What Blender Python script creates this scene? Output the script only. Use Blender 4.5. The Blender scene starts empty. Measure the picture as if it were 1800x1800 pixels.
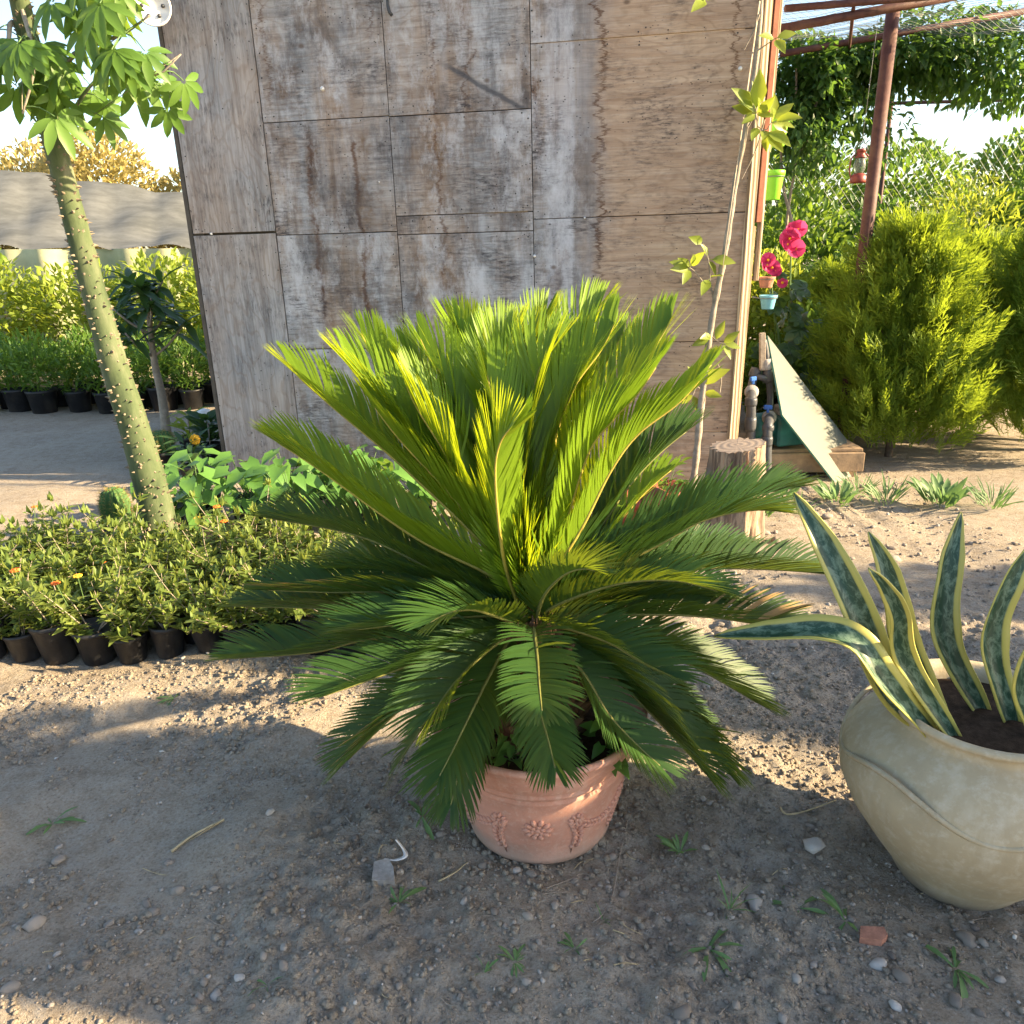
import bpy, bmesh, math, random
import numpy as np
from math import radians, sin, cos, pi
from mathutils import Vector, Matrix

# ------------------------------------------------------------------ camera, sky, sun, exposure
S = bpy.context.scene
COL = S.collection
PITCH, ROLL, CAM_H, FPX = 18.7, -1.61, 1.5, 1352.0
cd = bpy.data.cameras.new('camera'); cam = bpy.data.objects.new('camera', cd); COL.objects.link(cam)
cd.sensor_width = 36; cd.lens = 36*FPX/1800; cd.clip_start = .05; cd.clip_end = 600
CM = (Matrix.Rotation(radians(90-PITCH), 3, 'X') @ Matrix.Rotation(radians(ROLL), 3, 'Z'))
cam.matrix_world = Matrix.Translation((0, 0, CAM_H)) @ CM.to_4x4()
S.camera = cam

SUN_AZ, SUN_EL = 9.3, 21.0          # degrees towards the viewer from the +x axis, height
sv = Vector((cos(radians(SUN_AZ))*cos(radians(SUN_EL)), -sin(radians(SUN_AZ))*cos(radians(SUN_EL)), sin(radians(SUN_EL))))
W = bpy.data.worlds.new('World'); S.world = W; W.use_nodes = True
wn = W.node_tree.nodes; wl = W.node_tree.links
sky = wn.new('ShaderNodeTexSky'); sky.sky_type = 'NISHITA'; sky.sun_disc = False
sky.sun_elevation = radians(SUN_EL); sky.sun_rotation = math.atan2(sv.x, sv.y)
sky.air_density = 1.0; sky.dust_density = 1.2; sky.ozone_density = .7
wn['Background'].inputs[1].default_value = .088
wl.new(sky.outputs[0], wn['Background'].inputs[0])
sl = bpy.data.lights.new('sun', 'SUN'); so = bpy.data.objects.new('sun', sl); COL.objects.link(so)
sl.energy = 5.0; sl.angle = radians(.6); sl.color = (1, .77, .46)
so.rotation_euler = sv.to_track_quat('Z', 'Y').to_euler()
S.view_settings.view_transform = 'Standard'; S.view_settings.look = 'None'
S.view_settings.exposure = 2.2; S.view_settings.gamma = 1
S.render.engine = 'CYCLES'
S.cycles.max_bounces = 5; S.cycles.diffuse_bounces = 3; S.cycles.glossy_bounces = 2; S.cycles.transmission_bounces = 4; S.cycles.transparent_max_bounces = 6

# ------------------------------------------------------------------ helpers
CMn = np.array(CM); C0 = np.array([0, 0, CAM_H])
def ray(px, py): return CMn @ np.array([(px-900)/FPX, -(py-900)/FPX, -1.0])
def P(px, py, Y):                      # where the view line crosses the upright plane at distance Y
    d = ray(px, py); return C0+d*(Y/d[1])
def G(px, py, z=0.0):                  # where it meets the ground
    d = ray(px, py); return C0+d*((z-CAM_H)/d[2])

def vnoise(x, y, s=0):
    x = np.asarray(x, float); y = np.asarray(y, float)
    xi = np.floor(x).astype(np.int64); yi = np.floor(y).astype(np.int64); fx = x-xi; fy = y-yi
    fx = fx*fx*(3-2*fx); fy = fy*fy*(3-2*fy)
    def h(a, b):
        n = (a*374761393+b*668265263+s*1274126177) & 0x7fffffff
        n = ((n ^ (n >> 13))*1274126177) & 0x7fffffff
        return ((n ^ (n >> 16)) & 0xffff)/65535.0
    return (h(xi, yi)*(1-fx)+h(xi+1, yi)*fx)*(1-fy)+(h(xi, yi+1)*(1-fx)+h(xi+1, yi+1)*fx)*fy
def gz(x, y):
    x = np.asarray(x, float); y = np.asarray(y, float)
    r = np.sqrt(x*x+y*y)
    z = (vnoise(x*1.3, y*1.3, 1)-.5)*.05+(vnoise(x*4, y*4, 2)-.5)*.04
    k = np.clip(vnoise(x*2.2, y*2.2, 9)*1.7-.35, .12, 1)
    z = z+k*((vnoise(x*14, y*14, 3)-.5)*.024+(vnoise(x*33, y*33, 4)-.5)*.018+(vnoise(x*62, y*62, 5)-.5)*.014)
    return z*np.clip(14/(r+.01)-.4, 0, 1)

ORG = {}
def org(o): return ORG.get(o.name, np.zeros(3))
def tag(o, label, cat, group=None):
    o['label'] = label; o['category'] = cat
    if group: o['group'] = group
    return o
def thing(name, label, cat, loc=(0, 0, 0), group=None, rz=0):
    o = bpy.data.objects.new(name, None); COL.objects.link(o)
    o.empty_display_size = .1; o.location = loc; o.rotation_euler = (0, 0, rz)
    ORG[o.name] = np.array(loc, float)
    return tag(o, label, cat, group)
def make_mesh(name, V, F, mat=None, smooth=False, uv=None):
    me = bpy.data.meshes.new(name)
    V = np.asarray(V, float)
    if isinstance(F, np.ndarray):
        n, k = F.shape
        me.vertices.add(len(V)); me.vertices.foreach_set('co', V.ravel())
        me.loops.add(n*k); me.loops.foreach_set('vertex_index', F.ravel().astype(np.int32))
        me.polygons.add(n); me.polygons.foreach_set('loop_start', np.arange(0, n*k, k, dtype=np.int32))
        me.polygons.foreach_set('loop_total', np.full(n, k, dtype=np.int32))
        if uv is not None:
            l = me.uv_layers.new(name='uv'); l.data.foreach_set('uv', np.asarray(uv)[F.ravel()].ravel())
        me.update(calc_edges=True)
    else:
        me.from_pydata(V.tolist(), [], [list(map(int, f)) for f in F])
    if smooth: me.polygons.foreach_set('use_smooth', [True]*len(me.polygons))
    if mat is not None: me.materials.append(mat)
    return me
def obj(name, VF, mat, parent=None, smooth=False, uv=None, local=False):
    """one mesh object; world coordinates unless local"""
    V, F = VF; V = np.asarray(V, float)
    if parent is not None and not local: V = V-org(parent)
    o = bpy.data.objects.new(name, make_mesh(name, V, F, mat, smooth, uv)); COL.objects.link(o)
    if parent is not None:
        o.parent = parent; ORG[o.name] = org(parent)
    return o
def solo(name, VF, mat, label, cat, group=None, smooth=False):   # a thing of one mesh, origin at its base
    V, F = VF; V = np.asarray(V, float)
    c = np.array([(V[:, 0].min()+V[:, 0].max())/2, (V[:, 1].min()+V[:, 1].max())/2, V[:, 2].min()])
    o = bpy.data.objects.new(name, make_mesh(name, V-c, F, mat, smooth)); COL.objects.link(o); o.location = c
    ORG[o.name] = c
    return tag(o, label, cat, group)
def kind(o, k): o['kind'] = k; return o
def copy_tree(o, parent=None):
    c = o.copy(); COL.objects.link(c); c.parent = parent
    for ch in list(o.children): copy_tree(ch, c)
    return c
def comb(*parts):
    Vs, Fs, n = [], [], 0
    for V, F in parts:
        Vs.append(np.asarray(V, float)); Fs.append(np.asarray(F)+n); n += len(V)
    return np.vstack(Vs), np.vstack(Fs)
def nrm(a): return a/np.maximum(np.linalg.norm(a, axis=-1, keepdims=True), 1e-9)
def smooth_path(pts, n):
    pts = np.asarray(pts, float); m = len(pts)
    if m == 2: t = np.linspace(0, 1, n)[:, None]; return pts[0]*(1-t)+pts[1]*t
    ext = np.vstack([2*pts[0]-pts[1], pts, 2*pts[-1]-pts[-2]])
    seg = np.linalg.norm(np.diff(pts, axis=0), axis=1); cum = np.r_[0, np.cumsum(seg)]
    out = []
    for s in np.linspace(0, cum[-1], n):
        i = min(np.searchsorted(cum, s, 'right')-1, m-2); t = (s-cum[i])/max(seg[i], 1e-9)
        a, b, c, d = ext[i:i+4]
        out.append(.5*((2*b)+(-a+c)*t+(2*a-5*b+4*c-d)*t*t+(-a+3*b-3*c+d)*t**3))
    return np.array(out)
def tube(pts, rad, k=8, cap=True):
    pts = np.asarray(pts, float); n = len(pts); rad = np.broadcast_to(np.asarray(rad, float), (n,))
    T = nrm(np.gradient(pts, axis=0)); u = np.cross(T[0], [0, 0, 1.0])
    if np.linalg.norm(u) < 1e-3: u = np.array([1., 0, 0])
    V = []
    for i in range(n):
        u = u-T[i]*(u@T[i]); u = u/np.linalg.norm(u); w = np.cross(T[i], u)
        a = np.arange(k)*2*pi/k
        V.append(pts[i]+rad[i]*(np.cos(a)[:, None]*u+np.sin(a)[:, None]*w))
    V = np.vstack(V); F = []
    for i in range(n-1):
        for j in range(k): F.append((i*k+j, i*k+(j+1) % k, (i+1)*k+(j+1) % k, (i+1)*k+j))
    if cap:
        V = np.vstack([V, pts[0], pts[-1]]); a, b = len(V)-2, len(V)-1
        for j in range(0, k, 2):
            F.append((a, (j+2) % k, (j+1) % k, j)); q = (n-1)*k
            F.append((b, q+j, q+j+1, q+(j+2) % k))
    return V, np.array(F)
def lathe(prof, seg=40, c=(0, 0, 0)):
    V = []; m = len(prof)
    for r, z in prof:
        a = np.arange(seg)*2*pi/seg
        V.append(np.c_[r*np.cos(a), r*np.sin(a), np.full(seg, z)])
    V = np.vstack(V)+np.asarray(c, float); F = []
    for i in range(m-1):
        for j in range(seg): F.append((i*seg+j, i*seg+(j+1) % seg, (i+1)*seg+(j+1) % seg, (i+1)*seg+j))
    return V, np.array(F)
def box(c, s, R=None, bev=.0):
    """box, chamfered when bev > 0, as quads"""
    s = np.asarray(s, float)/2
    if bev <= 0:
        V = np.array([(x, y, z) for x in (-1, 1) for y in (-1, 1) for z in (-1, 1)])*s
        F = np.array([(0, 1, 3, 2), (4, 6, 7, 5), (0, 4, 5, 1), (2, 3, 7, 6), (0, 2, 6, 4), (1, 5, 7, 3)])
    else:
        bm = bmesh.new(); bmesh.ops.create_cube(bm, size=2)
        for v in bm.verts: v.co = Vector(v.co)*Vector(s) if False else Vector((v.co.x*s[0], v.co.y*s[1], v.co.z*s[2]))
        bmesh.ops.bevel(bm, geom=list(bm.edges), offset=min(bev, min(s)*.8), segments=1, affect='EDGES')
        bm.verts.ensure_lookup_table(); bm.verts.index_update()
        V = np.array([v.co[:] for v in bm.verts]); F = []
        for f in bm.faces:
            ix = [v.index for v in f.verts]; F.append(ix if len(ix) == 4 else ix+[ix[-1]])
        bm.free()
        F = [f for f in F]
        F2 = []
        for f in F: F2.append(f)
        F = F2
    if R is not None: V = V @ np.asarray(R).T
    V = V+np.asarray(c, float)
    if bev > 0: F = [f if len(set(f)) == 4 else f[:3] for f in F]
    return V, F
def combl(parts):      # join parts whose faces may differ in length
    Vs, Fs, n = [], [], 0
    for V, F in parts:
        Vs.append(np.asarray(V, float))
        Fs += [[int(i)+n for i in f] for f in F]; n += len(V)
    return np.vstack(Vs), Fs
def rotz(a): c, s = cos(a), sin(a); return np.array([[c, -s, 0], [s, c, 0], [0, 0, 1.]])
def rotx(a): c, s = cos(a), sin(a); return np.array([[1., 0, 0], [0, c, -s], [0, s, c]])
def roty(a): c, s = cos(a), sin(a); return np.array([[c, 0, s], [0, 1., 0], [-s, 0, c]])
def ico(sub=1):
    bm = bmesh.new(); bmesh.ops.create_icosphere(bm, subdivisions=sub, radius=1)
    V = np.array([v.co[:] for v in bm.verts]); bm.verts.index_update()
    F = np.array([[v.index for v in f.verts] for f in bm.faces]); bm.free(); return V, F
ICO1, ICO2 = ico(1), ico(2)

# leaf templates: length along +y, face along +z, 3 points per row
def leaf_tpl(prof, fold=.15, curl=-.15, heart=0):
    V, F = [], []; n = len(prof)
    for i, (t, w) in enumerate(prof):
        z = curl*t*t
        V += [(-w, t-(heart if 0 < i < 2 else 0), z+fold*w), (0, t, z), (w, t-(heart if 0 < i < 2 else 0), z+fold*w)]
    for i in range(n-1):
        a = 3*i; F += [(a, a+1, a+4, a+3), (a+1, a+2, a+5, a+4)]
    return np.array(V, float), np.array(F)
OVATE = leaf_tpl([(0, .02), (.18, .17), (.45, .25), (.75, .15), (1, .01)], .35, -.2)
LANCE = leaf_tpl([(0, .02), (.2, .085), (.5, .125), (.8, .075), (1, .008)], .35, -.25)
SMALL = leaf_tpl([(0, .04), (.4, .24), (1, .02)], .4, -.2)
HEART = leaf_tpl([(0, .02), (.04, .26), (.3, .34), (.65, .2), (1, .01)], .28, -.3, .16)
STRAP = leaf_tpl([(0, .02), (.25, .028), (.6, .03), (1, .004)], .5, -.35)
def spray_tpl(seed=0):      # a feathery conifer spray of thin twigs
    r = np.random.RandomState(seed); parts = []
    def blade(a, b, w):
        a = np.array(a, float); b = np.array(b, float); d = nrm(b-a); s = nrm(np.cross(d, [.3, .2, 1.])); k = nrm(np.cross(d, s))
        parts.append((np.array([a-s*w, a+s*w, b+s*w*.3, b-s*w*.3]), np.array([(0, 1, 2, 3)])))
    blade((0, 0, 0), (0, 1, 0), .018)
    for t in np.arange(.15, .98, .085):
        for sg in (-1, 1):
            L = .36*(1-t*.75); b = (0, t, 0); e = (sg*L*.62, t+L*.8, r.uniform(-.12, .12)*1.5)
            blade(b, e, .016)
            for q in (.45, .75):
                m = np.array(b)*(1-q)+np.array(e)*q
                blade(m, m+np.array([sg*.02, .11, r.uniform(-.05, .05)]), .013)
    return comb(*parts)
SPRAY = spray_tpl(3)
def stamp(tpl, loc, d, n, size):
    TV, TF = tpl; loc = np.asarray(loc, float); N = len(loc); d = nrm(np.asarray(d, float))
    s = np.cross(d, n); bad = np.linalg.norm(s, axis=1) < 1e-4; s[bad] = np.cross(d[bad], [1, .3, .2]); s = nrm(s); k = np.cross(s, d)
    sz = np.broadcast_to(np.asarray(size, float), (N,))[:, None, None]
    V = loc[:, None, :]+sz*(TV[None, :, 0:1]*s[:, None, :]+TV[None, :, 1:2]*d[:, None, :]+TV[None, :, 2:3]*k[:, None, :])
    F = TF[None]+(np.arange(N)*len(TV))[:, None, None]
    return V.reshape(-1, 3), F.reshape(-1, TF.shape[1])
def cloud(c, rad, n, size, tpl, rng, up=.4, out=.7, clump=3.0, thr=.42, shell=.35, jit=.8, droop=0):
    c = np.asarray(c, float); rad = np.asarray(rad, float); pts = []
    while len(pts) < n:
        p = rng.uniform(-1, 1, (n*3, 3)); r = np.linalg.norm(p, axis=1); p = p[(r < 1) & (r > shell*rng.rand(len(r)))]
        w = p*rad+c
        v = .5*(vnoise(w[:, 0]*clump+7, w[:, 2]*clump, 11)+vnoise(w[:, 1]*clump, w[:, 2]*clump+3, 12))
        edge = np.linalg.norm(p, axis=1)
        p = p[v+(.9-edge)*.12 > thr]; pts = list(pts)+list(p)
    p = np.array(pts[:n]); loc = c+p*rad
    d = nrm(p)*out+rng.normal(0, jit, (n, 3))*.6+np.array([0, 0, up-droop])
    nn = np.array([0, 0, 1.])+rng.normal(0, .5, (n, 3))
    return stamp(tpl, loc, d, nn, size*rng.uniform(.6, 1.25, n))

# ------------------------------------------------------------------ materials
class NT:
    def __init__(s, name):
        s.m = bpy.data.materials.new(name); s.m.use_nodes = True; s.t = s.m.node_tree; s.t.nodes.clear()
        s._tc = None
    def set(s, n, i, v):
        if v is None: return
        if isinstance(v, bpy.types.NodeSocket): s.t.links.new(v, n.inputs[i])
        else:
            if isinstance(v, (tuple, list)) and len(v) == 3 and n.inputs[i].type == 'RGBA': v = (*v, 1)
            n.inputs[i].default_value = v
    def node(s, ty, ins={}, **pr):
        n = s.t.nodes.new(ty)
        for k, v in pr.items(): setattr(n, k, v)
        for k, v in ins.items(): s.set(n, k, v)
        return n
    def co(s, what='Object'):
        if s._tc is None: s._tc = s.node('ShaderNodeTexCoord')
        return s._tc.outputs[what]
    def scale(s, v, sc, loc=(0, 0, 0)):
        return s.node('ShaderNodeMapping', {0: v, 1: loc, 3: sc}).outputs[0]
    def noise(s, v, scale=1, det=4, rough=.55, dist=0, col=False):
        return s.node('ShaderNodeTexNoise', {'Vector': v, 'Scale': scale, 'Detail': det, 'Roughness': rough, 'Distortion': dist}).outputs[1 if col else 0]
    def vor(s, v, scale, feature='F1', rnd=1):
        return s.node('ShaderNodeTexVoronoi', {'Vector': v, 'Scale': scale, 'Randomness': rnd}, feature=feature).outputs[0]
    def math(s, op, a, b=None, c=None, clamp=False):
        n = s.node('ShaderNodeMath', operation=op, use_clamp=clamp)
        s.set(n, 0, a); s.set(n, 1, b); s.set(n, 2, c); return n.outputs[0]
    def rng(s, v, a, b, c=0., d=1., sm=False):
        n = s.node('ShaderNodeMapRange', {0: v, 1: a, 2: b, 3: c, 4: d}, interpolation_type='SMOOTHSTEP' if sm else 'LINEAR'); return n.outputs[0]
    def mix(s, f, a, b, mode='MIX'):
        n = s.node('ShaderNodeMix', data_type='RGBA', blend_type=mode)
        s.set(n, 0, f); s.set(n, 6, a); s.set(n, 7, b); return n.outputs[2]
    def ramp(s, f, stops):
        n = s.node('ShaderNodeValToRGB', {0: f}); e = n.color_ramp.elements
        e[0].position, e[0].color = stops[0][0], (*stops[0][1], 1); e[1].position, e[1].color = stops[-1][0], (*stops[-1][1], 1)
        for p, c in stops[1:-1]: q = e.new(p); q.color = (*c, 1)
        return n.outputs[0]
    def bump(s, h, strength=.3, dist=.01):
        return s.node('ShaderNodeBump', {'Strength': strength, 'Distance': dist, 'Height': h}).outputs[0]
    def bsdf(s, col, rough=.7, nor=None, spec=.3, **kw):
        n = s.node('ShaderNodeBsdfPrincipled', {'Base Color': col, 'Roughness': rough, 'Normal': nor, 'Specular IOR Level': spec, **kw}); return n.outputs[0]
    def out(s, sh):
        o = s.node('ShaderNodeOutputMaterial', {0: sh}); return s.m

def simple(name, col, rough=.6, var=.25, sc=14, bump=.15, spec=.3, dirt=None, **kw):
    N = NT(name); p = N.co('Object'); a = N.noise(p, sc, 6, .6)
    c2 = tuple(x*(1-var) for x in col); c3 = tuple(min(1, x*(1+var)) for x in col)
    c = N.mix(N.rng(a, .3, .7), c2, c3)
    if dirt: c = N.mix(N.rng(N.noise(p, sc*.35, 5, .65), .48, .72), c, dirt)
    return N.out(N.bsdf(c, rough, N.bump(N.noise(p, sc*6, 3), bump, .004), spec, **kw))
def leafmat(name, a, b, tr, amt=.35, rough=.42, spec=.4, var=1.0):
    """leaf: two greens mixed leaf by leaf, and light coming through the blade"""
    N = NT(name); g = N.node('ShaderNodeNewGeometry'); r = g.outputs['Random Per Island']
    oi = N.node('ShaderNodeObjectInfo').outputs['Random']
    f = N.math('ADD', N.math('MULTIPLY', r, .7*var), N.math('MULTIPLY', oi, .3*var))
    c = N.mix(f, a, b)
    t = N.mix(f, tuple(x*.75 for x in tr), tr)
    p = N.bsdf(c, rough, None, spec)
    tl = N.node('ShaderNodeBsdfTranslucent', {0: t}).outputs[0]
    return N.out(N.node('ShaderNodeMixShader', {0: amt, 1: p, 2: tl}).outputs[0])

def ground_mat():
    N = NT('dirt'); p = N.co('Object')
    a = N.noise(p, 2.2, 6, .62); b = N.noise(p, 16, 8, .7); c = N.noise(p, 120, 5, .7); d = N.noise(p, 420, 3, .6)
    col = N.ramp(a, [(.3, (.31, .25, .187)), (.5, (.395, .325, .245)), (.72, (.48, .405, .312))])
    col = N.mix(N.rng(b, .42, .75), col, (.42, .375, .32))
    col = N.mix(N.math('MULTIPLY', N.rng(b, .5, .25), .6), col, (.19, .155, .122))
    col = N.mix(N.math('MULTIPLY', N.rng(c, .52, .7), .8), col, (.50, .455, .395))
    col = N.mix(N.math('MULTIPLY', N.rng(c, .47, .3), .8), col, (.14, .115, .09))
    col = N.mix(N.math('MULTIPLY', N.rng(d, .62, .75), .5), col, (.5, .47, .42))
    h = N.math('ADD', N.math('MULTIPLY', c, .6), N.math('ADD', N.math('MULTIPLY', d, .35), N.math('MULTIPLY', b, 1.2)))
    return N.out(N.bsdf(col, .95, N.bump(h, 1.0, .018), .12))

def ply_mat(name, vertical=False):
    N = NT(name); p = N.co('Object'); x, y, z = [N.node('ShaderNodeSeparateXYZ', {0: p}).outputs[i] for i in range(3)]
    ob = N.node('ShaderNodeObjectInfo').outputs['Random']
    sh = N.node('ShaderNodeCombineXYZ', {0: N.math('MULTIPLY', ob, 9), 1: 0, 2: N.math('MULTIPLY', ob, 17)}).outputs[0]
    q = N.node('ShaderNodeVectorMath', {0: p, 1: sh}, operation='ADD').outputs[0]
    G3 = (lambda a, b: (b, 1, a)) if vertical else (lambda a, b: (a, 1, b))
    warp = N.noise(N.scale(q, G3(1.3, 3.5)), 1, 3, .5)
    fine = N.noise(N.scale(q, G3(5, 130)), 1, 6, .65, .3)
    med = N.noise(N.scale(q, G3(1.6, 26)), 1, 6, .6, .8)
    big = N.noise(N.scale(q, (1.2, 1, .9)), 1.6, 5, .6)
    fig = N.math('SINE', N.math('MULTIPLY', warp, 85)); fig = N.rng(fig, .55, 1)
    # ground colour: bare tan wood on the right, grey weathered wood on the left
    tan = N.mix(N.rng(med, .3, .7), (.36, .235, .155), (.55, .405, .29))
    grey = N.mix(N.rng(med, .32, .7), (.20, .198, .205), (.43, .43, .445))
    w = N.rng(N.math('ADD', x, N.math('MULTIPLY', N.math('SUBTRACT', big, .5), .5)), -1.15, -.80, 1, 0, True)
    patch = N.rng(N.noise(N.scale(p, (2.4, 1, .9)), 1.2, 4, .6), .42, .64)
    wg = N.math('MULTIPLY', w, N.math('SUBTRACT', 1, N.math('MULTIPLY', patch, .62)))
    if vertical: wg = N.rng(big, .7, .35, .45, 1)
    col = N.mix(wg, tan, grey)
    col = N.mix(N.math('MULTIPLY', fig, .28), col, (.20, .125, .075))
    col = N.mix(N.math('MULTIPLY', N.rng(fine, .52, .75), .45), col, (.13, .11, .095))
    col = N.mix(N.math('MULTIPLY', N.rng(fine, .48, .3), .35), col, (.52, .48, .44))
    if not vertical:
        # runs of rain: a bleached band and a grey band beside the tall joint
        wob = N.math('MULTIPLY', N.math('SUBTRACT', N.noise(N.scale(q, (2, 1, 18)), 1, 4), .5), .07)
        xw = N.math('ADD', x, wob)
        bl = N.math('MULTIPLY', N.rng(xw, -1.235, -1.19), N.rng(xw, -1.045, -1.065))
        col = N.mix(N.math('MULTIPLY', bl, N.rng(big, .3, .6, .35, .8)), col, (.56, .56, .60))
        gb = N.math('MULTIPLY', N.rng(xw, -1.07, -1.03), N.rng(xw, -.90, -.95))
        col = N.mix(N.math('MULTIPLY', gb, N.rng(N.noise(N.scale(q, (9, 1, 3)), 1, 5), .4, .7, .2, .85)), col, (.23, .225, .235))
        # vertical grey drip streaks on the weathered half
        st = N.rng(N.noise(N.scale(q, (11, 1, .7)), 1, 4, .6), .5, .72)
        col = N.mix(N.math('MULTIPLY', st, N.math('MULTIPLY', w, .6)), col, (.47, .47, .50))
        st2 = N.rng(N.noise(N.scale(q, (9, 1, .8), (5, 0, 3)), 1, 5, .7), .53, .75)
        col = N.mix(N.math('MULTIPLY', st2, N.math('MULTIPLY', w, .9)), col, (.075, .068, .07))
        st3 = N.rng(N.noise(N.scale(q, (7, 1, .55), (11, 0, 7)), 1, 6, .72), .52, .7)
        col = N.mix(N.math('MULTIPLY', st3, N.math('ADD', N.math('MULTIPLY', w, .5), .12)), col, (.17, .095, .05))
        # jagged brown tide lines
        jag = N.noise(N.scale(q, (3.5, 1, 24)), 1, 7, .78); low = N.noise(N.scale(q, (0.01, 1, 3.2)), 1, 3, .6)
        tot = None
        for i, (u0, al, ah, wd, z0, z1, k) in enumerate([(-.905, .26, .30, .020, .4, 3.2, .9), (-.175, .22, .26, .014, 2.05, 3.2, .8), (-1.27, .05, .16, .028, 1.9, 2.5, .8),
                                      (-2.66, .14, .12, .022, 1.0, 2.25, .85), (-2.36, .14, .10, .02, 1.0, 2.25, .8), (-1.86, .30, .16, .016, 1.0, 2.9, .7), (-1.66, .4, .2, .010, 2.2, 2.9, .7),
                                      (-2.86, .12, .3, .014, 2.3, 3.1, .7), (-2.2, .10, .3, .014, 2.6, 3.1, .75)]):
            lo = N.noise(N.scale(p, (0.01, 1, 3.0), (0, i*3.3, i*1.7)), 1, 3, .6)
            off = N.math('ADD', N.math('MULTIPLY', N.math('SUBTRACT', lo, .5), al), N.math('MULTIPLY', N.math('SUBTRACT', jag, .5), ah))
            d = N.math('ABSOLUTE', N.math('ADD', N.math('SUBTRACT', x, u0), off))
            m = N.math('MULTIPLY', N.rng(d, wd, wd*.15, 0, k, True), N.math('MULTIPLY', N.rng(z, z0, z0+.15), N.rng(z, z1, z1-.12)))
            tot = m if tot is None else N.math('MAXIMUM', tot, m)
        for (u0, wd, z0, z1, sd) in ((-2.64, .07, 1.0, 2.24, 0), (-2.33, .06, 1.0, 2.24, 4), (-1.87, .09, 1.75, 2.2, 9), (-1.84, .10, 1.0, 1.6, 2), (-2.02, .05, 1.0, 1.6, 6), (-2.76, .10, 2.3, 2.62, 3), (-2.45, .05, 2.62, 2.74, 7), (-1.72, .10, 2.55, 2.95, 5), (-1.25, .035, 2.0, 2.55, 8)):
            off = N.math('ADD', N.math('MULTIPLY', N.math('SUBTRACT', N.noise(N.scale(p, (.01, 1, 2.4), (0, sd, sd*1.3)), 1, 3), .5), .14), N.math('MULTIPLY', N.math('SUBTRACT', jag, .5), .22))
            d = N.math('ABSOLUTE', N.math('ADD', N.math('SUBTRACT', x, u0), off))
            m = N.math('MULTIPLY', N.rng(d, wd, wd*.45, 0, 1), N.math('MULTIPLY', N.rng(z, z0, z0+.12), N.rng(z, z1, z1-.10)))
            m = N.math('MULTIPLY', m, N.rng(N.noise(N.scale(q, (9, 1, 7), (sd, 0, 1)), 1, 6, .7), .40, .62, .05, .8))
            col = N.mix(m, col, (.165, .095, .05))
        ringn = N.math('ADD', N.noise(N.scale(q, (2.6, 1, 1.5)), 1.3, 3, .5), N.math('MULTIPLY', N.math('SUBTRACT', jag, .5), .16))
        ring = N.math('MAXIMUM', N.rng(N.math('ABSOLUTE', N.math('SUBTRACT', ringn, .60)), .016, .003), N.math('MULTIPLY', N.rng(N.math('ABSOLUTE', N.math('SUBTRACT', ringn, .43)), .010, .002), .6))
        tot = N.math('MAXIMUM', tot, N.math('MULTIPLY', ring, N.math('ADD', N.math('MULTIPLY', w, .22), .05)))
        tot = N.math('MULTIPLY', tot, N.rng(N.noise(N.scale(q, (4, 1, 5)), 1, 5), .30, .52, .25, 1))
        halo = N.math('MULTIPLY', N.rng(ringn, .56, .66), N.math('MULTIPLY', w, .45)); col = N.mix(halo, col, (.23, .145, .085))
        col = N.mix(tot, col, (.105, .048, .024))
        dk = N.math('MULTIPLY', N.rng(N.noise(N.scale(q, (1.9, 1, 1.2), (3, 0, 8)), 1.5, 8, .75), .48, .64), N.math('MULTIPLY', w, .75)); col = N.mix(dk, col, (.07, .066, .072))
        pale = N.math('MULTIPLY', N.rng(N.noise(N.scale(q, (2.2, 1, 1.2), (9, 0, 2)), 1.5, 8, .75), .50, .64), N.math('MULTIPLY', w, .8)); col = N.mix(pale, col, (.58, .58, .61))
        # long thin diagonal band like a cast shadow, painted into the colour
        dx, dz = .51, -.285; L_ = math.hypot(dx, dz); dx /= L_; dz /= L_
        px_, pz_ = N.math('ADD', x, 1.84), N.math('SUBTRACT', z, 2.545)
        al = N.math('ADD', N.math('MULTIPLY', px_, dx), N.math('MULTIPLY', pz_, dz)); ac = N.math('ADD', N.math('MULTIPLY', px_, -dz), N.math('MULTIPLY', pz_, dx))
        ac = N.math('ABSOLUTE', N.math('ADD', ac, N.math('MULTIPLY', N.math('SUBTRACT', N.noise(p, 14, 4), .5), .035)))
        shd = N.math('MULTIPLY', N.rng(ac, .022, .004, 0, 1, True), N.math('MULTIPLY', N.rng(al, .0, .12), N.rng(al, .60, .56)))
        col = N.mix(N.math('MULTIPLY', shd, .85), col, (.085, .085, .095))
    # mildew patches, specks and knots
    mo = N.math('MULTIPLY', N.rng(N.noise(N.scale(q, (3, 1, 3)), 1, 6, .7), .46, .66), N.rng(N.noise(N.scale(q, G3(14, 70)), 1, 5, .7), .43, .60))
    col = N.mix(N.math('MULTIPLY', mo, .9), col, (.045, .04, .045))
    sp = N.math('MULTIPLY', N.rng(N.vor(N.scale(q, G3(26, 46)), 1), .16, .08), N.rng(N.noise(q, 2.3, 3), .47, .6))
    col = N.mix(N.math('MULTIPLY', sp, .9), col, (.03, .028, .03))
    kn = N.rng(N.vor(N.scale(q, G3(3.4, 5.2)), 1), .085, .03)
    col = N.mix(N.math('MULTIPLY', kn, .75), col, (.11, .07, .05))
    h = N.math('ADD', N.math('MULTIPLY', fine, 1.0), N.math('MULTIPLY', sp, -.8))
    return N.out(N.bsdf(col, .85, N.bump(h, .45, .003), .2))

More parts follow.
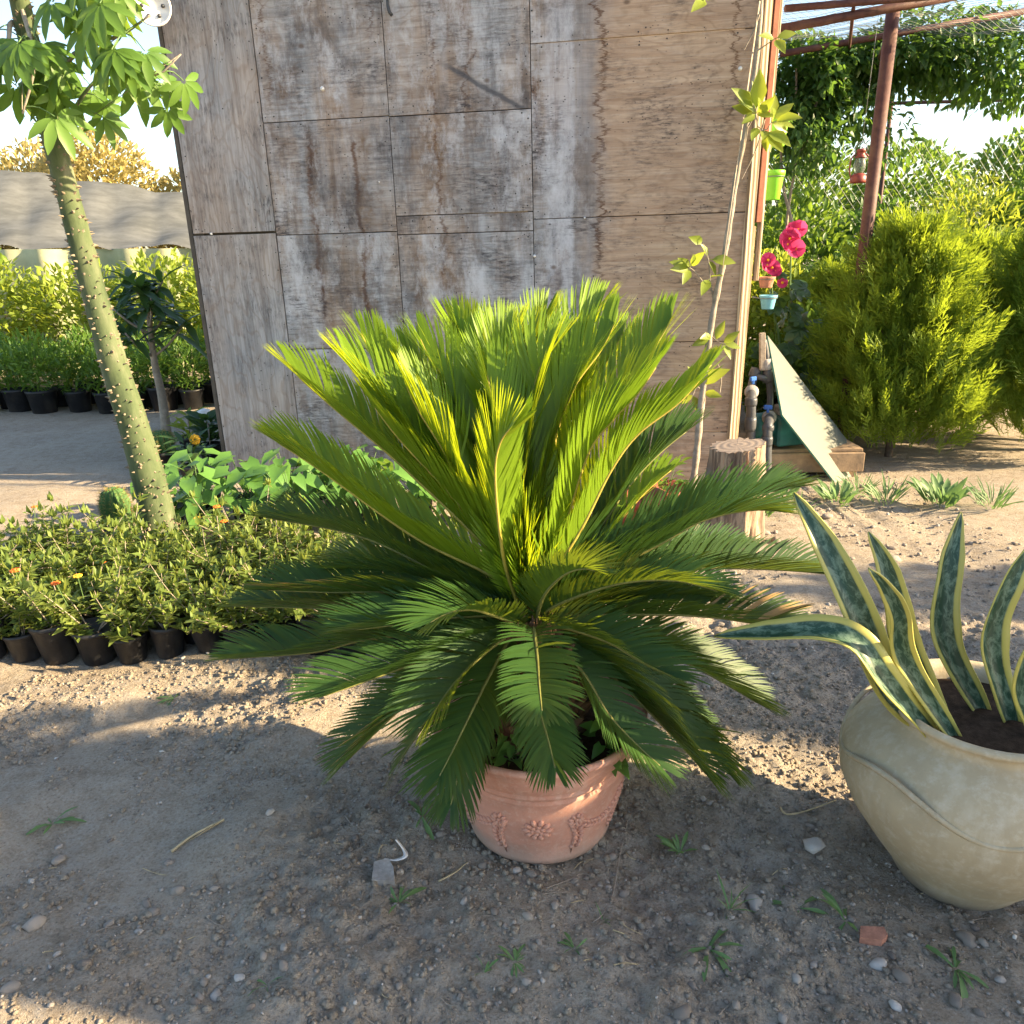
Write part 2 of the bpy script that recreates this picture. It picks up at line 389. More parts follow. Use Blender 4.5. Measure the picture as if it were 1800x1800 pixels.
M = {}
M['dirt'] = ground_mat()
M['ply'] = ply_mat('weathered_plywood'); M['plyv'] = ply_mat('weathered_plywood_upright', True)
M['timber'] = simple('rough_timber', (.36, .25, .15), .85, .35, 9, .4, .2, dirt=(.16, .12, .09))
M['plyedge'] = None
def plyedge():
    N = NT('plywood_edge'); p = N.co('Object'); x = N.node('ShaderNodeSeparateXYZ', {0: p}).outputs[0]
    w = N.noise(N.scale(p, (1, 1, .8)), 6, 4); s = N.math('SINE', N.math('ADD', N.math('MULTIPLY', x, 300), N.math('MULTIPLY', w, 3)))
    c = N.mix(N.rng(s, -.2, .5), (.26, .18, .11), (.55, .45, .32))
    c = N.mix(N.rng(N.noise(N.scale(p, (20, 20, 1.5)), 2, 5), .55, .75), c, (.22, .18, .15))
    return N.out(N.bsdf(c, .85, N.bump(s, .3, .004), .2))
M['plyedge'] = plyedge()
M['redwood'] = simple('red_brown_timber', (.20, .075, .045), .8, .3, 12, .3, .2)
M['darkgap'] = simple('dark_frame', (.10, .085, .07), .9, .3, 10)
M['nail'] = simple('rusty_nail', (.035, .03, .03), .6, .4, 80)
M['white'] = simple('white_plastic', (.75, .75, .74), .45, .08, 30, .05, .5)
M['steel'] = simple('dark_steel', (.035, .037, .042), .45, .3, 40, .1, .5)
M['terra'] = None
def terra(name, col, dust, sc=9):
    N = NT(name); p = N.co('Object'); z = N.node('ShaderNodeSeparateXYZ', {0: p}).outputs[2]
    a = N.noise(p, sc, 7, .65); b = N.noise(p, sc*9, 5, .7)
    c = N.mix(N.rng(a, .3, .7), tuple(v*.8 for v in col), tuple(min(1, v*1.15) for v in col))
    c = N.mix(N.math('MULTIPLY', N.rng(b, .5, .75), .5), c, dust)
    st = N.noise(N.scale(p, (22, 22, 2.2)), 1, 5)
    c = N.mix(N.math('MULTIPLY', N.rng(st, .52, .75), .4), c, dust)
    c = N.mix(N.math('MULTIPLY', N.rng(N.math('ADD', z, N.math('MULTIPLY', a, .08)), .13, .03), .85), c, (.27, .22, .175))
    return N.out(N.bsdf(c, .8, N.bump(N.math('ADD', b, N.noise(p, 160, 3)), .25, .003), .25))
M['terra'] = terra('terracotta', (.49, .25, .185), (.58, .44, .37))
M['redpot'] = simple('red_plastic_pot', (.30, .065, .045), .55, .2, 10, .1, .35, dirt=(.28, .16, .12))
M['vase'] = terra('beige_stoneware', (.42, .345, .225), (.60, .55, .45), 4)
M['black'] = simple('black_nursery_plastic', (.012, .013, .016), .5, .5, 18, .15, .4, dirt=(.05, .045, .04))
M['soil'] = simple('potting_soil', (.045, .03, .02), .95, .5, 60, .9, .1)
M['stone'] = None
def stone():
    N = NT('pebble'); p = N.co('Object'); r = N.node('ShaderNodeNewGeometry').outputs['Random Per Island']; oi = N.node('ShaderNodeObjectInfo').outputs['Random']
    k = N.math('FRACT', N.math('ADD', r, oi))
    c = N.ramp(k, [(0, (.15, .125, .105)), (.45, (.24, .205, .17)), (.8, (.31, .27, .23)), (.97, (.38, .345, .305)), (1, (.55, .52, .48))])
    c = N.mix(N.math('MULTIPLY', N.rng(N.noise(p, 90, 5, .7), .45, .7), .5), c, (.30, .26, .22))
    return N.out(N.bsdf(c, .9, N.bump(N.noise(p, 220, 4), .4, .003), .2))
M['stone'] = stone()
M['straw'] = simple('dry_straw', (.46, .36, .21), .8, .3, 40, .2)
M['twig'] = simple('dry_twig', (.30, .25, .20), .85, .35, 40, .3)
M['bark'] = simple('sapling_bark', (.29, .25, .20), .85, .35, 22, .5, .2, dirt=(.22, .2, .17))
M['darkbark'] = simple('dark_bark', (.12, .09, .065), .9, .4, 20, .6, .15)
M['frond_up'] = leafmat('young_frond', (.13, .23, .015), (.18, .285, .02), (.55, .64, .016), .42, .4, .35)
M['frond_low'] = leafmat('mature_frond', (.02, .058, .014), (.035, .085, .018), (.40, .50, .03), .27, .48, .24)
M['frond_dry'] = leafmat('dry_leaflets', (.36, .22, .09), (.45, .30, .14), (.5, .33, .12), .3, .7, .2)
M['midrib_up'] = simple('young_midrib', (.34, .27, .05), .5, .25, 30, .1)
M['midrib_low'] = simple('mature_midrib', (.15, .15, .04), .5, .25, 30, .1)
M['caudex'] = simple('cycad_trunk', (.14, .085, .05), .95, .4, 30, .6, .1)
M['wool'] = simple('crown_wool', (.36, .20, .11), .95, .35, 60, .8, .1)
M['lantana'] = leafmat('lantana_leaf', (.07, .13, .03), (.22, .27, .065), (.50, .56, .09), .36, .5, .3)
M['heart'] = leafmat('heart_leaf', (.06, .16, .035), (.13, .27, .06), (.28, .46, .06), .32, .4, .4)
M['dkleaf'] = leafmat('dark_leaf', (.022, .06, .02), (.05, .10, .03), (.16, .28, .04), .3, .35, .45)
M['midleaf'] = leafmat('mid_green_leaf', (.05, .12, .022), (.11, .20, .035), (.32, .48, .05), .38, .45, .35)
M['limeleaf'] = leafmat('lime_leaf', (.13, .21, .03), (.24, .30, .05), (.55, .62, .06), .42, .5, .3)
M['goldleaf'] = leafmat('golden_leaf', (.34, .29, .10), (.46, .36, .15), (.6, .52, .18), .4, .6, .2)
M['thuja'] = leafmat('conifer_spray', (.085, .16, .022), (.19, .26, .032), (.44, .56, .04), .42, .6, .2)
M['vine'] = leafmat('vine_leaf', (.022, .065, .022), (.06, .13, .03), (.22, .40, .05), .36, .45, .35)
M['saplingleaf'] = leafmat('sapling_leaf', (.14, .22, .03), (.24, .29, .05), (.52, .6, .05), .42, .4, .4)
M['weed'] = leafmat('weed_leaf', (.10, .19, .07), (.17, .27, .10), (.25, .42, .1), .3, .5, .3)
M['orange'] = simple('orange_petals', (.75, .16, .02), .6, .3, 60, .1)
M['yellow'] = simple('yellow_petals', (.8, .42, .03), .6, .3, 60, .1)
M['pink'] = leafmat('pink_petals', (.52, .03, .13), (.66, .07, .22), (.8, .1, .3), .4, .55, .2)
M['rust'] = simple('rusty_pipe', (.085, .036, .03), .65, .35, 25, .3, .3, dirt=(.13, .07, .05))
M['wire'] = simple('galvanised_wire', (.16, .17, .17), .5, .2, 40, .05, .4)
M['pvc'] = simple('grey_pvc', (.06, .065, .075), .42, .25, 16, .1, .4, dirt=(.13, .12, .11))
M['blue'] = simple('blue_valve_plastic', (.03, .12, .42), .4, .2, 30, .05, .5)
M['pump'] = simple('teal_pump_paint', (.02, .13, .13), .45, .3, 12, .1, .45, dirt=(.12, .12, .10))
M['lime'] = simple('lime_plastic', (.20, .56, .03), .4, .08, 8, .05, .45)
M['lantern'] = simple('red_lantern_paint', (.20, .035, .025), .45, .3, 20, .1, .5)
M['tarp'] = simple('grey_shade_cloth', (.115, .12, .118), .9, .25, 3, .4, .1, dirt=(.075, .08, .078))
M['film'] = simple('old_plastic_film', (.40, .40, .26), .5, .3, 1.5, .3, .4, dirt=(.22, .27, .14))
M['brick'] = simple('brick_red', (.40, .19, .13), .9, .3, 40, .5, .15)
M['tile'] = simple('grey_tile', (.33, .31, .29), .8, .3, 40, .4, .2, dirt=(.2, .17, .14))
def glassy(name, col, a=.35):
    N = NT(name); p = N.co('Object'); d = N.rng(N.noise(p, 6, 6, .7), .35, .7)
    c = N.mix(d, tuple(v*.45 for v in col), (.085, .088, .076)); pr = N.bsdf(c, .3, N.bump(N.noise(N.scale(p, (3, 3, 20)), 3, 4), .15, .004), .6)
    gl = N.node('ShaderNodeBsdfTransparent', {0: (.75, .88, .84)}).outputs[0]
    f = N.rng(d, 0, 1, a, a+.35)
    return N.out(N.node('ShaderNodeMixShader', {0: f, 1: gl, 2: pr}).outputs[0])
M['glass'] = glassy('dusty_glass', (.40, .45, .40), .6)
M['glassedge'] = simple('green_glass_edge', (.03, .20, .17), .2, .2, 20, .05, .6)
M['lampglass'] = glassy('lantern_glass', (.6, .62, .6), .3)
def snake():
    N = NT('snake_plant_leaf'); uv = N.co('UV'); s = N.node('ShaderNodeSeparateXYZ', {0: uv}); a, b = s.outputs[0], s.outputs[1]
    e = N.math('ABSOLUTE', N.math('SUBTRACT', a, .5)); e = N.math('ADD', e, N.math('MULTIPLY', N.math('SUBTRACT', N.noise(N.scale(uv, (2, 5, 1)), 2, 3), .5), .1))
    band = N.noise(N.scale(uv, (3.5, 26, 1)), 1.0, 5, .7, .6)
    g = N.mix(N.rng(band, .45, .58), (.025, .07, .04), (.14, .22, .15))
    ye = N.mix(N.noise(N.scale(uv, (18, 2, 1)), 1, 3), (.42, .40, .08), (.62, .55, .16))
    c = N.mix(N.rng(e, .31, .36), g, ye)
    p_ = N.bsdf(c, .38, N.bump(N.noise(N.scale(uv, (30, 2, 1)), 1, 2), .1, .002), .45)
    t = N.node('ShaderNodeBsdfTranslucent', {0: c}).outputs[0]
    return N.out(N.node('ShaderNodeMixShader', {0: .2, 1: p_, 2: t}).outputs[0])
M['snake'] = snake()
def stumpmat():
    N = NT('stump_wood'); p = N.co('Object'); n = N.noise(N.scale(p, (26, 26, 2.2)), 1, 7, .7, .6); b = N.noise(p, 5, 5)
    c = N.ramp(n, [(.3, (.05, .035, .03)), (.45, (.20, .14, .10)), (.58, (.46, .34, .24)), (.68, (.33, .15, .07)), (.8, (.12, .07, .05))])
    c = N.mix(N.rng(b, .5, .65), c, (.20, .17, .15))
    return N.out(N.bsdf(c, .9, N.bump(n, .8, .012), .15))
M['stump'] = stumpmat()
def stumptop():
    N = NT('stump_end_grain'); p = N.co('Object'); r = N.node('ShaderNodeVectorMath', {0: N.scale(p, (1, 1, 0))}, operation='LENGTH').outputs[1]
    w = N.math('SINE', N.math('MULTIPLY', N.math('ADD', r, N.math('MULTIPLY', N.noise(p, 9, 3), .03)), 170))
    c = N.mix(N.rng(w, -1, 1), (.27, .215, .175), (.31, .25, .205)); return N.out(N.bsdf(c, .9, N.bump(w, .2, .003), .15))
M['stumptop'] = stumptop()
def spinetrunk():
    N = NT('green_spiny_bark'); p = N.co('Object'); n = N.noise(N.scale(p, (9, 9, 3)), 1, 6, .65)
    c = N.ramp(n, [(.32, (.03, .045, .025)), (.48, (.07, .095, .045)), (.6, (.10, .12, .065)), (.72, (.20, .20, .14))]); return N.out(N.bsdf(c, .85, N.bump(n, .5, .01), .2))
M['spiny'] = spinetrunk()
M['thorn'] = simple('thorn', (.19, .155, .11), .8, .3, 60)
M['cactus'] = simple('cactus_green', (.06, .13, .035), .7, .3, 30, .4)

# ------------------------------------------------------------------ the ground
def grid_axis(a, b, fine, far, grow=1.18):
    c = list(np.arange(a, b+1e-6, fine)); s = fine; x = c[-1]
    while x < far: s *= grow; x += s; c.append(x)
    return c
gx = grid_axis(0, 2.0, .011, 70); gx = np.array(sorted([-v for v in gx[1:]]+gx))
gy = grid_axis(.95, 3.2, .011, 160, 1.14); yn = .95; s_ = .011
lo = []
while yn > -14: s_ *= 1.25; yn -= s_; lo.append(yn)
gy = np.array(lo[::-1]+gy)
X, Y = np.meshgrid(gx, gy); Z = gz(X, Y)
nx = len(gx); idx = np.arange(len(gx)*len(gy)).reshape(len(gy), nx)
F = np.stack([idx[:-1, :-1], idx[:-1, 1:], idx[1:, 1:], idx[1:, :-1]], -1).reshape(-1, 4)
g = obj('ground', (np.c_[X.ravel(), Y.ravel(), Z.ravel()], F), M['dirt'], smooth=True); g['kind'] = 'structure'
def gpt(px, py, dz=0):
    p = G(px, py); p[2] = float(gz(p[0], p[1]))+dz; return p

# ------------------------------------------------------------------ the plywood shed wall
PSI = radians(9.5); PR = G(1300, 868); U = np.array([cos(PSI), -sin(PSI), 0]); NW = np.array([sin(PSI), cos(PSI), 0])
shed = thing('plywood_shed', 'tall weathered plywood shed wall with stained patched panels', 'shed', (PR[0], PR[1], 0), rz=-PSI)
ORG[shed.name] = np.zeros(3)
def on_wall(px, py, off=0.):          # shed-local point on its face
    d = ray(px, py); D = PR @ NW-off; p = C0+d*(D/(d @ NW)); q = p-np.array([PR[0], PR[1], 0]); return np.array([q @ U, -off, q[2]])
def wall_world(l): return np.array([PR[0], PR[1], 0])+U*l[0]+NW*l[1]+np.array([0, 0, l[2]])
H = 3.15
panels = []
c1, c2, c3, c4, c5 = -3.49, -2.925, -2.137, -1.296, -.055
for (a, b, zs) in [(c1, c2, [-.05, 1.655, H]), (c2, c3, [-.05, .93, 1.635, 2.272, H]), (c3, c4, [-.05, .78, 1.615, 1.722, 2.268, H]), (c4, c5, [-.05, .40, .955, 1.678, 2.59, H])]:
    for z0, z1 in zip(zs[:-1], zs[1:]): panels.append((a, b, z0, z1))
r = random.Random(4)
for i, (a, b, z0, z1) in enumerate(panels):
    gp = .0024; y0 = r.uniform(-.001, .001); tl = r.uniform(-.0015, .0015)
    if a == c1: gp = .004
    V, F = box(((a+b)/2, y0+.007, (z0+z1)/2), (b-a-2*gp, .014, z1-z0-2*gp-(.006 if a == c1 else 0)), roty(tl), .0015)
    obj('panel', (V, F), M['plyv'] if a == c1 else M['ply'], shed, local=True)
# dark backing boards and studs behind the joints, roof and far walls of the shed
obj('backing_frame', combl([box((x, .05, H/2), (.07, .06, H), None, .003) for x in (c1+.03, c2, c3, c4, -.10)]+[box((-1.77, .06, z), (3.38, .05, .07)) for z in (.1, .95, 1.65, 2.27, H-.05)]), M['darkgap'], shed, local=True)
obj('inner_sheet', box((-1.77, .10, H/2-.02), (3.40, .02, H)), M['darkgap'], shed, local=True)
obj('side_wall', box((c1+.012, 1.3, H/2), (.02, 2.35, H+.04)), M['plyv'], shed, local=True)
obj('roof', box((-1.77, 1.2, H+.03), (3.7, 2.7, .04), rotx(.06), .004), M['tarp'], shed, local=True)
# edge batten on the left and the bundled boards on the right end
obj('edge_batten', box((c1-.020, .045, H/2), (.032, .07, H+.05), None, .004), M['darkgap'], shed, local=True)
for k, (xx, yy, ww, dd, z0, z1, mt, rr) in enumerate([(-.055, -.010, .050, .03, -.05, H, 'plyedge', .45), (-.010, .008, .034, .03, 1.62, H, 'redwood', .5), (.010, .026, .018, .04, 1.30, H, 'plyedge', .4), (-.028, .012, .018, .03, -.05, 1.60, 'timber', .4), (-.075, .045, .06, .05, -.05, H, 'darkgap', 0)]):
    obj('corner_board', box((xx+.016*((z0+z1)/2-1.55), yy, (z0+z1)/2), (ww, dd, z1-z0), roty(.016) @ rotz(rr), .002), M[mt], shed, local=True)
# nail heads along the joints
rs = np.random.RandomState(5); nv = []
for (a, b, z0, z1) in panels:
    for xx in (a+.022, b-.022):
        for zz in np.arange(z0+.04, z1-.02, .11): nv.append((xx+rs.uniform(-.012, .012), zz+rs.uniform(-.03, .03)))
    for zz in (z0+.025, z1-.025):
        for xx in np.arange(a+.09, b-.05, .17): nv.append((xx+rs.uniform(-.03, .03), zz+rs.uniform(-.008, .008)))
    for _ in range(5): nv.append((rs.uniform(a+.05, b-.05), rs.uniform(z0, z1)))
parts = []
for (xx, zz) in nv:
    rr = rs.uniform(.0028, .005); an = np.arange(6)*pi/3
    V = np.array([(xx, -.0062, zz)]+[(xx+rr*cos(t), -.0045, zz+rr*sin(t)) for t in an]); parts.append((V, np.array([(0, i+1, (i+1) % 6+1) for i in range(6)])))
kind(obj('nail_heads', comb(*parts), M['nail'], shed, local=True), 'stuff')
for (px, py, rr) in [(567, 156, .012), (940, 450, .008), (1301, 121, .011), (667, 320, .004), (1028, 383, .006), (372, 411, .007)]:
    q = on_wall(px, py)
    obj('white_plug', lathe([(0.0005, .012), (rr*.7, .010), (rr, .004), (rr, -.004)], 12), M['white'], shed, local=True, smooth=True)
    o = bpy.data.objects[-1] if False else shed.children[-1]; o.rotation_euler = (pi/2, 0, 0); o.location = (q[0], -.004, q[2])
# the dark hook at the top
hk = [on_wall(x, y, .018) for x, y in [(681, -40), (681, 0), (684, 20), (689, 27)]]
obj('hook', tube(smooth_path(hk, 10), .009, 8), M['steel'], shed, local=True, smooth=True)

# round white spotlight at the top left corner
lp = P(268, 10, 5.05)
lamp = thing('floodlight', 'round white floodlight fixed at the top corner of the plywood shed', 'lamp', lp)
d = nrm(np.array([.25, -1, -.25])); Rm = np.array(Vector(d).to_track_quat('Z', 'Y').to_matrix())
def turn(VF, R, c): return np.asarray(VF[0]) @ R.T+c, VF[1]
obj('housing', turn(lathe([(.0005, -.10), (.05, -.095), (.085, -.05), (.10, 0), (.102, .02), (.092, .024), (.088, .008), (.0005, .004)], 28), Rm, lp), M['white'], lamp, smooth=True)
for k in range(6):
    c = lp+Rm @ np.array([.055*cos(k*pi/3), .055*sin(k*pi/3), .01])
    obj('led', turn(lathe([(.0005, .006), (.009, .004), (.011, -.004)], 10), Rm, c), M['steel'], lamp, smooth=True)
obj('bracket', tube([lp-d*.09, lp-d*.09+np.array([.05, .08, .05]), wall_world(np.array([c1+.05, -.002, lp[2]+.02]))], .011, 8), M['white'], lamp, smooth=True)

# ------------------------------------------------------------------ terracotta pot
PC = np.array([.055, 1.785]); pz = float(gz(*PC))*.3-.004; pc3 = np.array([PC[0], PC[1], pz])
pot = thing('terracotta_pot', 'large terracotta pot with moulded flowers and garlands holding the sago palm', 'pot', pc3)
PS = 1.06
prof = [(.0005, .0), (.165, .0), (.176, .004), (.186, .012), (.188, .028), (.186, .032), (.198, .075), (.212, .13), (.222, .18), (.228, .212), (.231, .218), (.2335, .224), (.231, .230), (.234, .236), (.239, .241), (.241, .247),
        (.239, .253), (.243, .258), (.252, .285), (.262, .312), (.270, .322), (.2735, .329), (.2725, .336), (.266, .339), (.258, .336), (.252, .325), (.236, .27), (.225, .2)]
prof = [(r_*PS, z_*PS) for r_, z_ in prof]
body = obj('pot_body', lathe(prof, 96, pc3), M['terra'], pot, smooth=True)
def wall_r(z): return 1.06*float(np.interp(z/1.06, [.03, .075, .13, .18, .21], [.186, .198, .212, .222, .228]))
def blob(th, z, L, w, ang, out=.004):     # raised leaf on the pot's side
    V = ICO1[0]*np.array([w, .0085, L])*np.array([BS, 1, BS]); a = ang; R = np.array([[cos(a), 0, sin(a)], [0, 1, 0], [-sin(a), 0, cos(a)]]); V = V @ R.T
    rr = wall_r(z)+out*.4; phi = th+V[:, 0]/rr
    zz = z+V[:, 2]; rad = 1.06*np.interp(zz/1.06, [.03, .075, .13, .18, .21], [.186, .198, .212, .222, .228])+V[:, 1]
    return np.c_[PC[0]+rad*np.cos(phi), PC[1]+rad*np.sin(phi), pz+zz], ICO1[1]
A0 = -pi/2-.06; BS = 1.0
for k in range(4):
    th = A0+k*pi/2
    BS = 1.9
    parts = [blob(th, .145, .006, .006, 0, .006)]+[blob(th+.026/.215*cos(q*2*pi/10), .145+.026*sin(q*2*pi/10), .0045, .0075, pi/2-q*2*pi/10 if False else -q*2*pi/10, .004) for q in range(10)]
    parts += [blob(th+.013/.215*cos(q*2*pi/6+.3), .145+.013*sin(q*2*pi/6+.3), .0045, .0045, 0, .006) for q in range(6)]
    obj('rosette', comb(*parts), M['terra'], pot, smooth=True)
    BS = 1.35
    for sg in (-1, 1):
        tf = th+sg*.43
        parts = [blob(tf+.0145/.22*cos(q*2*pi/9), .165+.0145*sin(q*2*pi/9), .0042, .0075, -q*2*pi/9, .004) for q in range(9)]+[blob(tf, .165, .005, .005, 0, .007)]
        obj('flower', comb(*parts), M['terra'], pot, smooth=True)
        parts = []
        for q in range(6):
            z = .146-q*.0165; x = sg*.012*sin(q*.5)/.2
            for s2 in (-1, 1): parts.append(blob(tf+x+s2*.0085/.205, z, .0095*(1-.05*q), .005, s2*.7))
        parts.append(blob(tf, .100, .05, .0016, 0, .001))
        obj('hanging_spray', comb(*parts), M['terra'], pot, smooth=True)
    parts = []
    for q in range(11):
        t = (q+.7)/12; ta = th+.43+t*(pi/2-.86); z = .160-.035*sin(t*pi)
        for s2 in (-1, 1): parts.append(blob(ta, z+s2*.008, .009, .0045, s2*.6+(pi/2 if t > .5 else pi/2)))
    obj('garland', comb(*parts), M['terra'], pot, smooth=True)
so_ = lathe([(.0005, .29), (.12, .288), (.255, .28)], 40, pc3)
sv_ = so_[0].copy(); sv_[:, 2] += (vnoise(sv_[:, 0]*40, sv_[:, 1]*40, 3)-.5)*.02
obj('soil', (sv_, so_[1]), M['soil'], pot, smooth=True)

# ------------------------------------------------------------------ sago palm
CR = P(937, 1088, PC[1]+.005)
palm = thing('sago_palm', 'big sago palm with a full crown of glossy feathery fronds', 'palm', (PC[0], PC[1], pz+.27))
rp = np.random.RandomState(21)
TB = np.array([PC[0], PC[1], pz+.25]); TT = CR+np.array([0, 0, -.03])
ph = TT[2]-TB[2]
tr = lathe([(.0005, 0), (.105, 0), (.118, ph*.3), (.115, ph*.6), (.095, ph*.9), (.06, ph*1.02), (.0005, ph*1.05)], 36, TB)
tv = tr[0].copy(); t_ = (tv[:, 2]-TB[2])/ph; tv[:, :2] += np.outer(np.clip(t_, 0, 1), (TT-TB)[:2]); tv[:, :2] += (vnoise(tv[:, 0]*60, tv[:, 2]*60, 8)[:, None]-.5)*.02
obj('trunk', (tv, tr[1]), M['caudex'], palm, smooth=True)
parts = []
for i in range(150):
    a = i*2.39996; t = (i+.5)/150; rr = np.interp(t, [0, .3, .6, .9, 1], [.105, .118, .115, .095, .07]); c = TB+(TT-TB)*t
    b = c+rr*.95*np.array([cos(a), sin(a), 0]); e = b+np.array([cos(a)*.035, sin(a)*.035, .03+.02*t])
    parts.append(tube([b, (b+e)/2+np.array([0, 0, .004]), e], [.013, .010, .003], 5))
for i in range(len(parts)): parts[i] = (parts[i][0], parts[i][1][:10])
kind(obj('leaf_bases', comb(*parts), M['caudex'], palm), 'stuff')
parts = []
for i in range(170):
    a = rp.uniform(0, 2*pi); rr = .055*np.sqrt(rp.rand()); b = TT+np.array([rr*cos(a), rr*sin(a)-.02, .005]); e = b+np.array([cos(a)*.015+rp.normal(0, .012), sin(a)*.015+rp.normal(0, .012)-.008, rp.uniform(.035, .085)*(1-rr*6)])
    V, F = tube([b, e], [.006, .0012], 4, False); parts.append((V, F))
kind(obj('crown_wool', comb(*parts), M['wool'], palm), 'stuff')

def frond(pix, dy, mature, Lf=.148, vang=46, tw=0, dens=1.12, wl=.0066, pw=1.0, seed=0, bare=.12, dry=False, wspread=62):
    """pix: picture points from near the crown to the tip; dy: how far the tip lies behind (+) or before (-) the crown"""
    rf = np.random.RandomState(seed+100)
    pts = [np.asarray(q, float) for q in pix]
    seg = np.r_[0, np.cumsum([np.hypot(*(pts[i+1]-pts[i])) for i in range(len(pts)-1)])]; seg = (seg+40)/(seg[-1]+40)
    W3 = [P(q[0], q[1], PC[1]+dy*s**pw) for q, s in zip(pts, seg)]
    dirh = W3[-1]-CR; dirh[2] = 0; dirh = dirh/max(np.linalg.norm(dirh), 1e-6)
    st = TT+dirh*.045+np.array([0, 0, -.005])
    path = smooth_path(np.vstack([st, W3]), 64)[:60]
    L = np.linalg.norm(np.diff(path, axis=0), axis=1).sum()
    n = max(int(L/.0072*dens), 30)
    fine = smooth_path(path, 400); T = nrm(np.gradient(fine, axis=0))
    # the blade's flat runs level across the direction in which the frond leans
    side = np.cross(dirh, [0, 0, 1.]); side = np.broadcast_to(side, T.shape); side = nrm(side-T*(side*T).sum(1, keepdims=True)); Nn = np.cross(side, T)
    tw_ = radians(tw)*np.linspace(.2, 1, len(T))[:, None]
    S2 = side*np.cos(tw_)+Nn*np.sin(tw_); N2 = Nn*np.cos(tw_)-side*np.sin(tw_)
    VV, DV = [], []
    for sg in (-1, 1):
        s = np.linspace(bare, .995, n)+rf.normal(0, .0008, n); s = np.clip(s, 0, .999); ix = (s*399).astype(int)
        b = fine[ix]; t = T[ix]; sd = S2[ix]*sg; nn = N2[ix]
        x = (s-bare)/(1-bare)
        ln = Lf*np.clip(np.minimum(.35+x*4.0, 1), 0, 1)*np.clip(.42+(1-x)*4.2, .42, 1)*rf.uniform(.93, 1.05, n)
        al = np.radians(np.interp(x, [0, .25, .8, 1], [wspread+16, wspread, wspread-10, 17])+rf.normal(0, 1.3, n)+rf.normal(0, 14, n)*(rf.rand(n) < .025))
        v = np.radians(np.interp(x, [0, .5, 1], [vang+8, vang, vang*.8])+rf.normal(0, 2.0, n)+rf.normal(0, 16, n)*(rf.rand(n) < .025))
        D = np.cos(al)[:, None]*t+np.sin(al)[:, None]*(np.cos(v)[:, None]*sd+np.sin(v)[:, None]*nn)
        Wd = nrm(t-D*(t*D).sum(1, keepdims=True))
        cur = (-nn*.13-np.sign(1)*sd*.04+t*.22)
        rows = []
        for tt, w in [(0, .7), (.25, 1), (.6, .95), (.85, .62), (1, .06)]:
            c = b+ln[:, None]*(D*tt+cur*tt*tt); rows += [c-Wd*wl*.5*w, c+Wd*wl*.5*w]
        VV.append(np.stack(rows, 1))
    VV = np.concatenate(VV); m = len(VV)
    TF = np.array([(2*i, 2*i+1, 2*i+3, 2*i+2) for i in range(4)])
    F = (TF[None]+(np.arange(m)*10)[:, None, None]).reshape(-1, 4)
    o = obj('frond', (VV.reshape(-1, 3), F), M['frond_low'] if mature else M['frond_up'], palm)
    if dry:
        k = rf.choice(np.arange(int(m*.28), int(m*.45)), 9, replace=False); V = VV[k].copy(); V += np.array([0, -.004, .006]); F = (TF[None]+(np.arange(9)*10)[:, None, None]).reshape(-1, 4)
        obj('dry_leaflets', (V.reshape(-1, 3), F), M['frond_dry'], o)
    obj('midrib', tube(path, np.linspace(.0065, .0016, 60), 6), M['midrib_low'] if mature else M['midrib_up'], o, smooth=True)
    return o
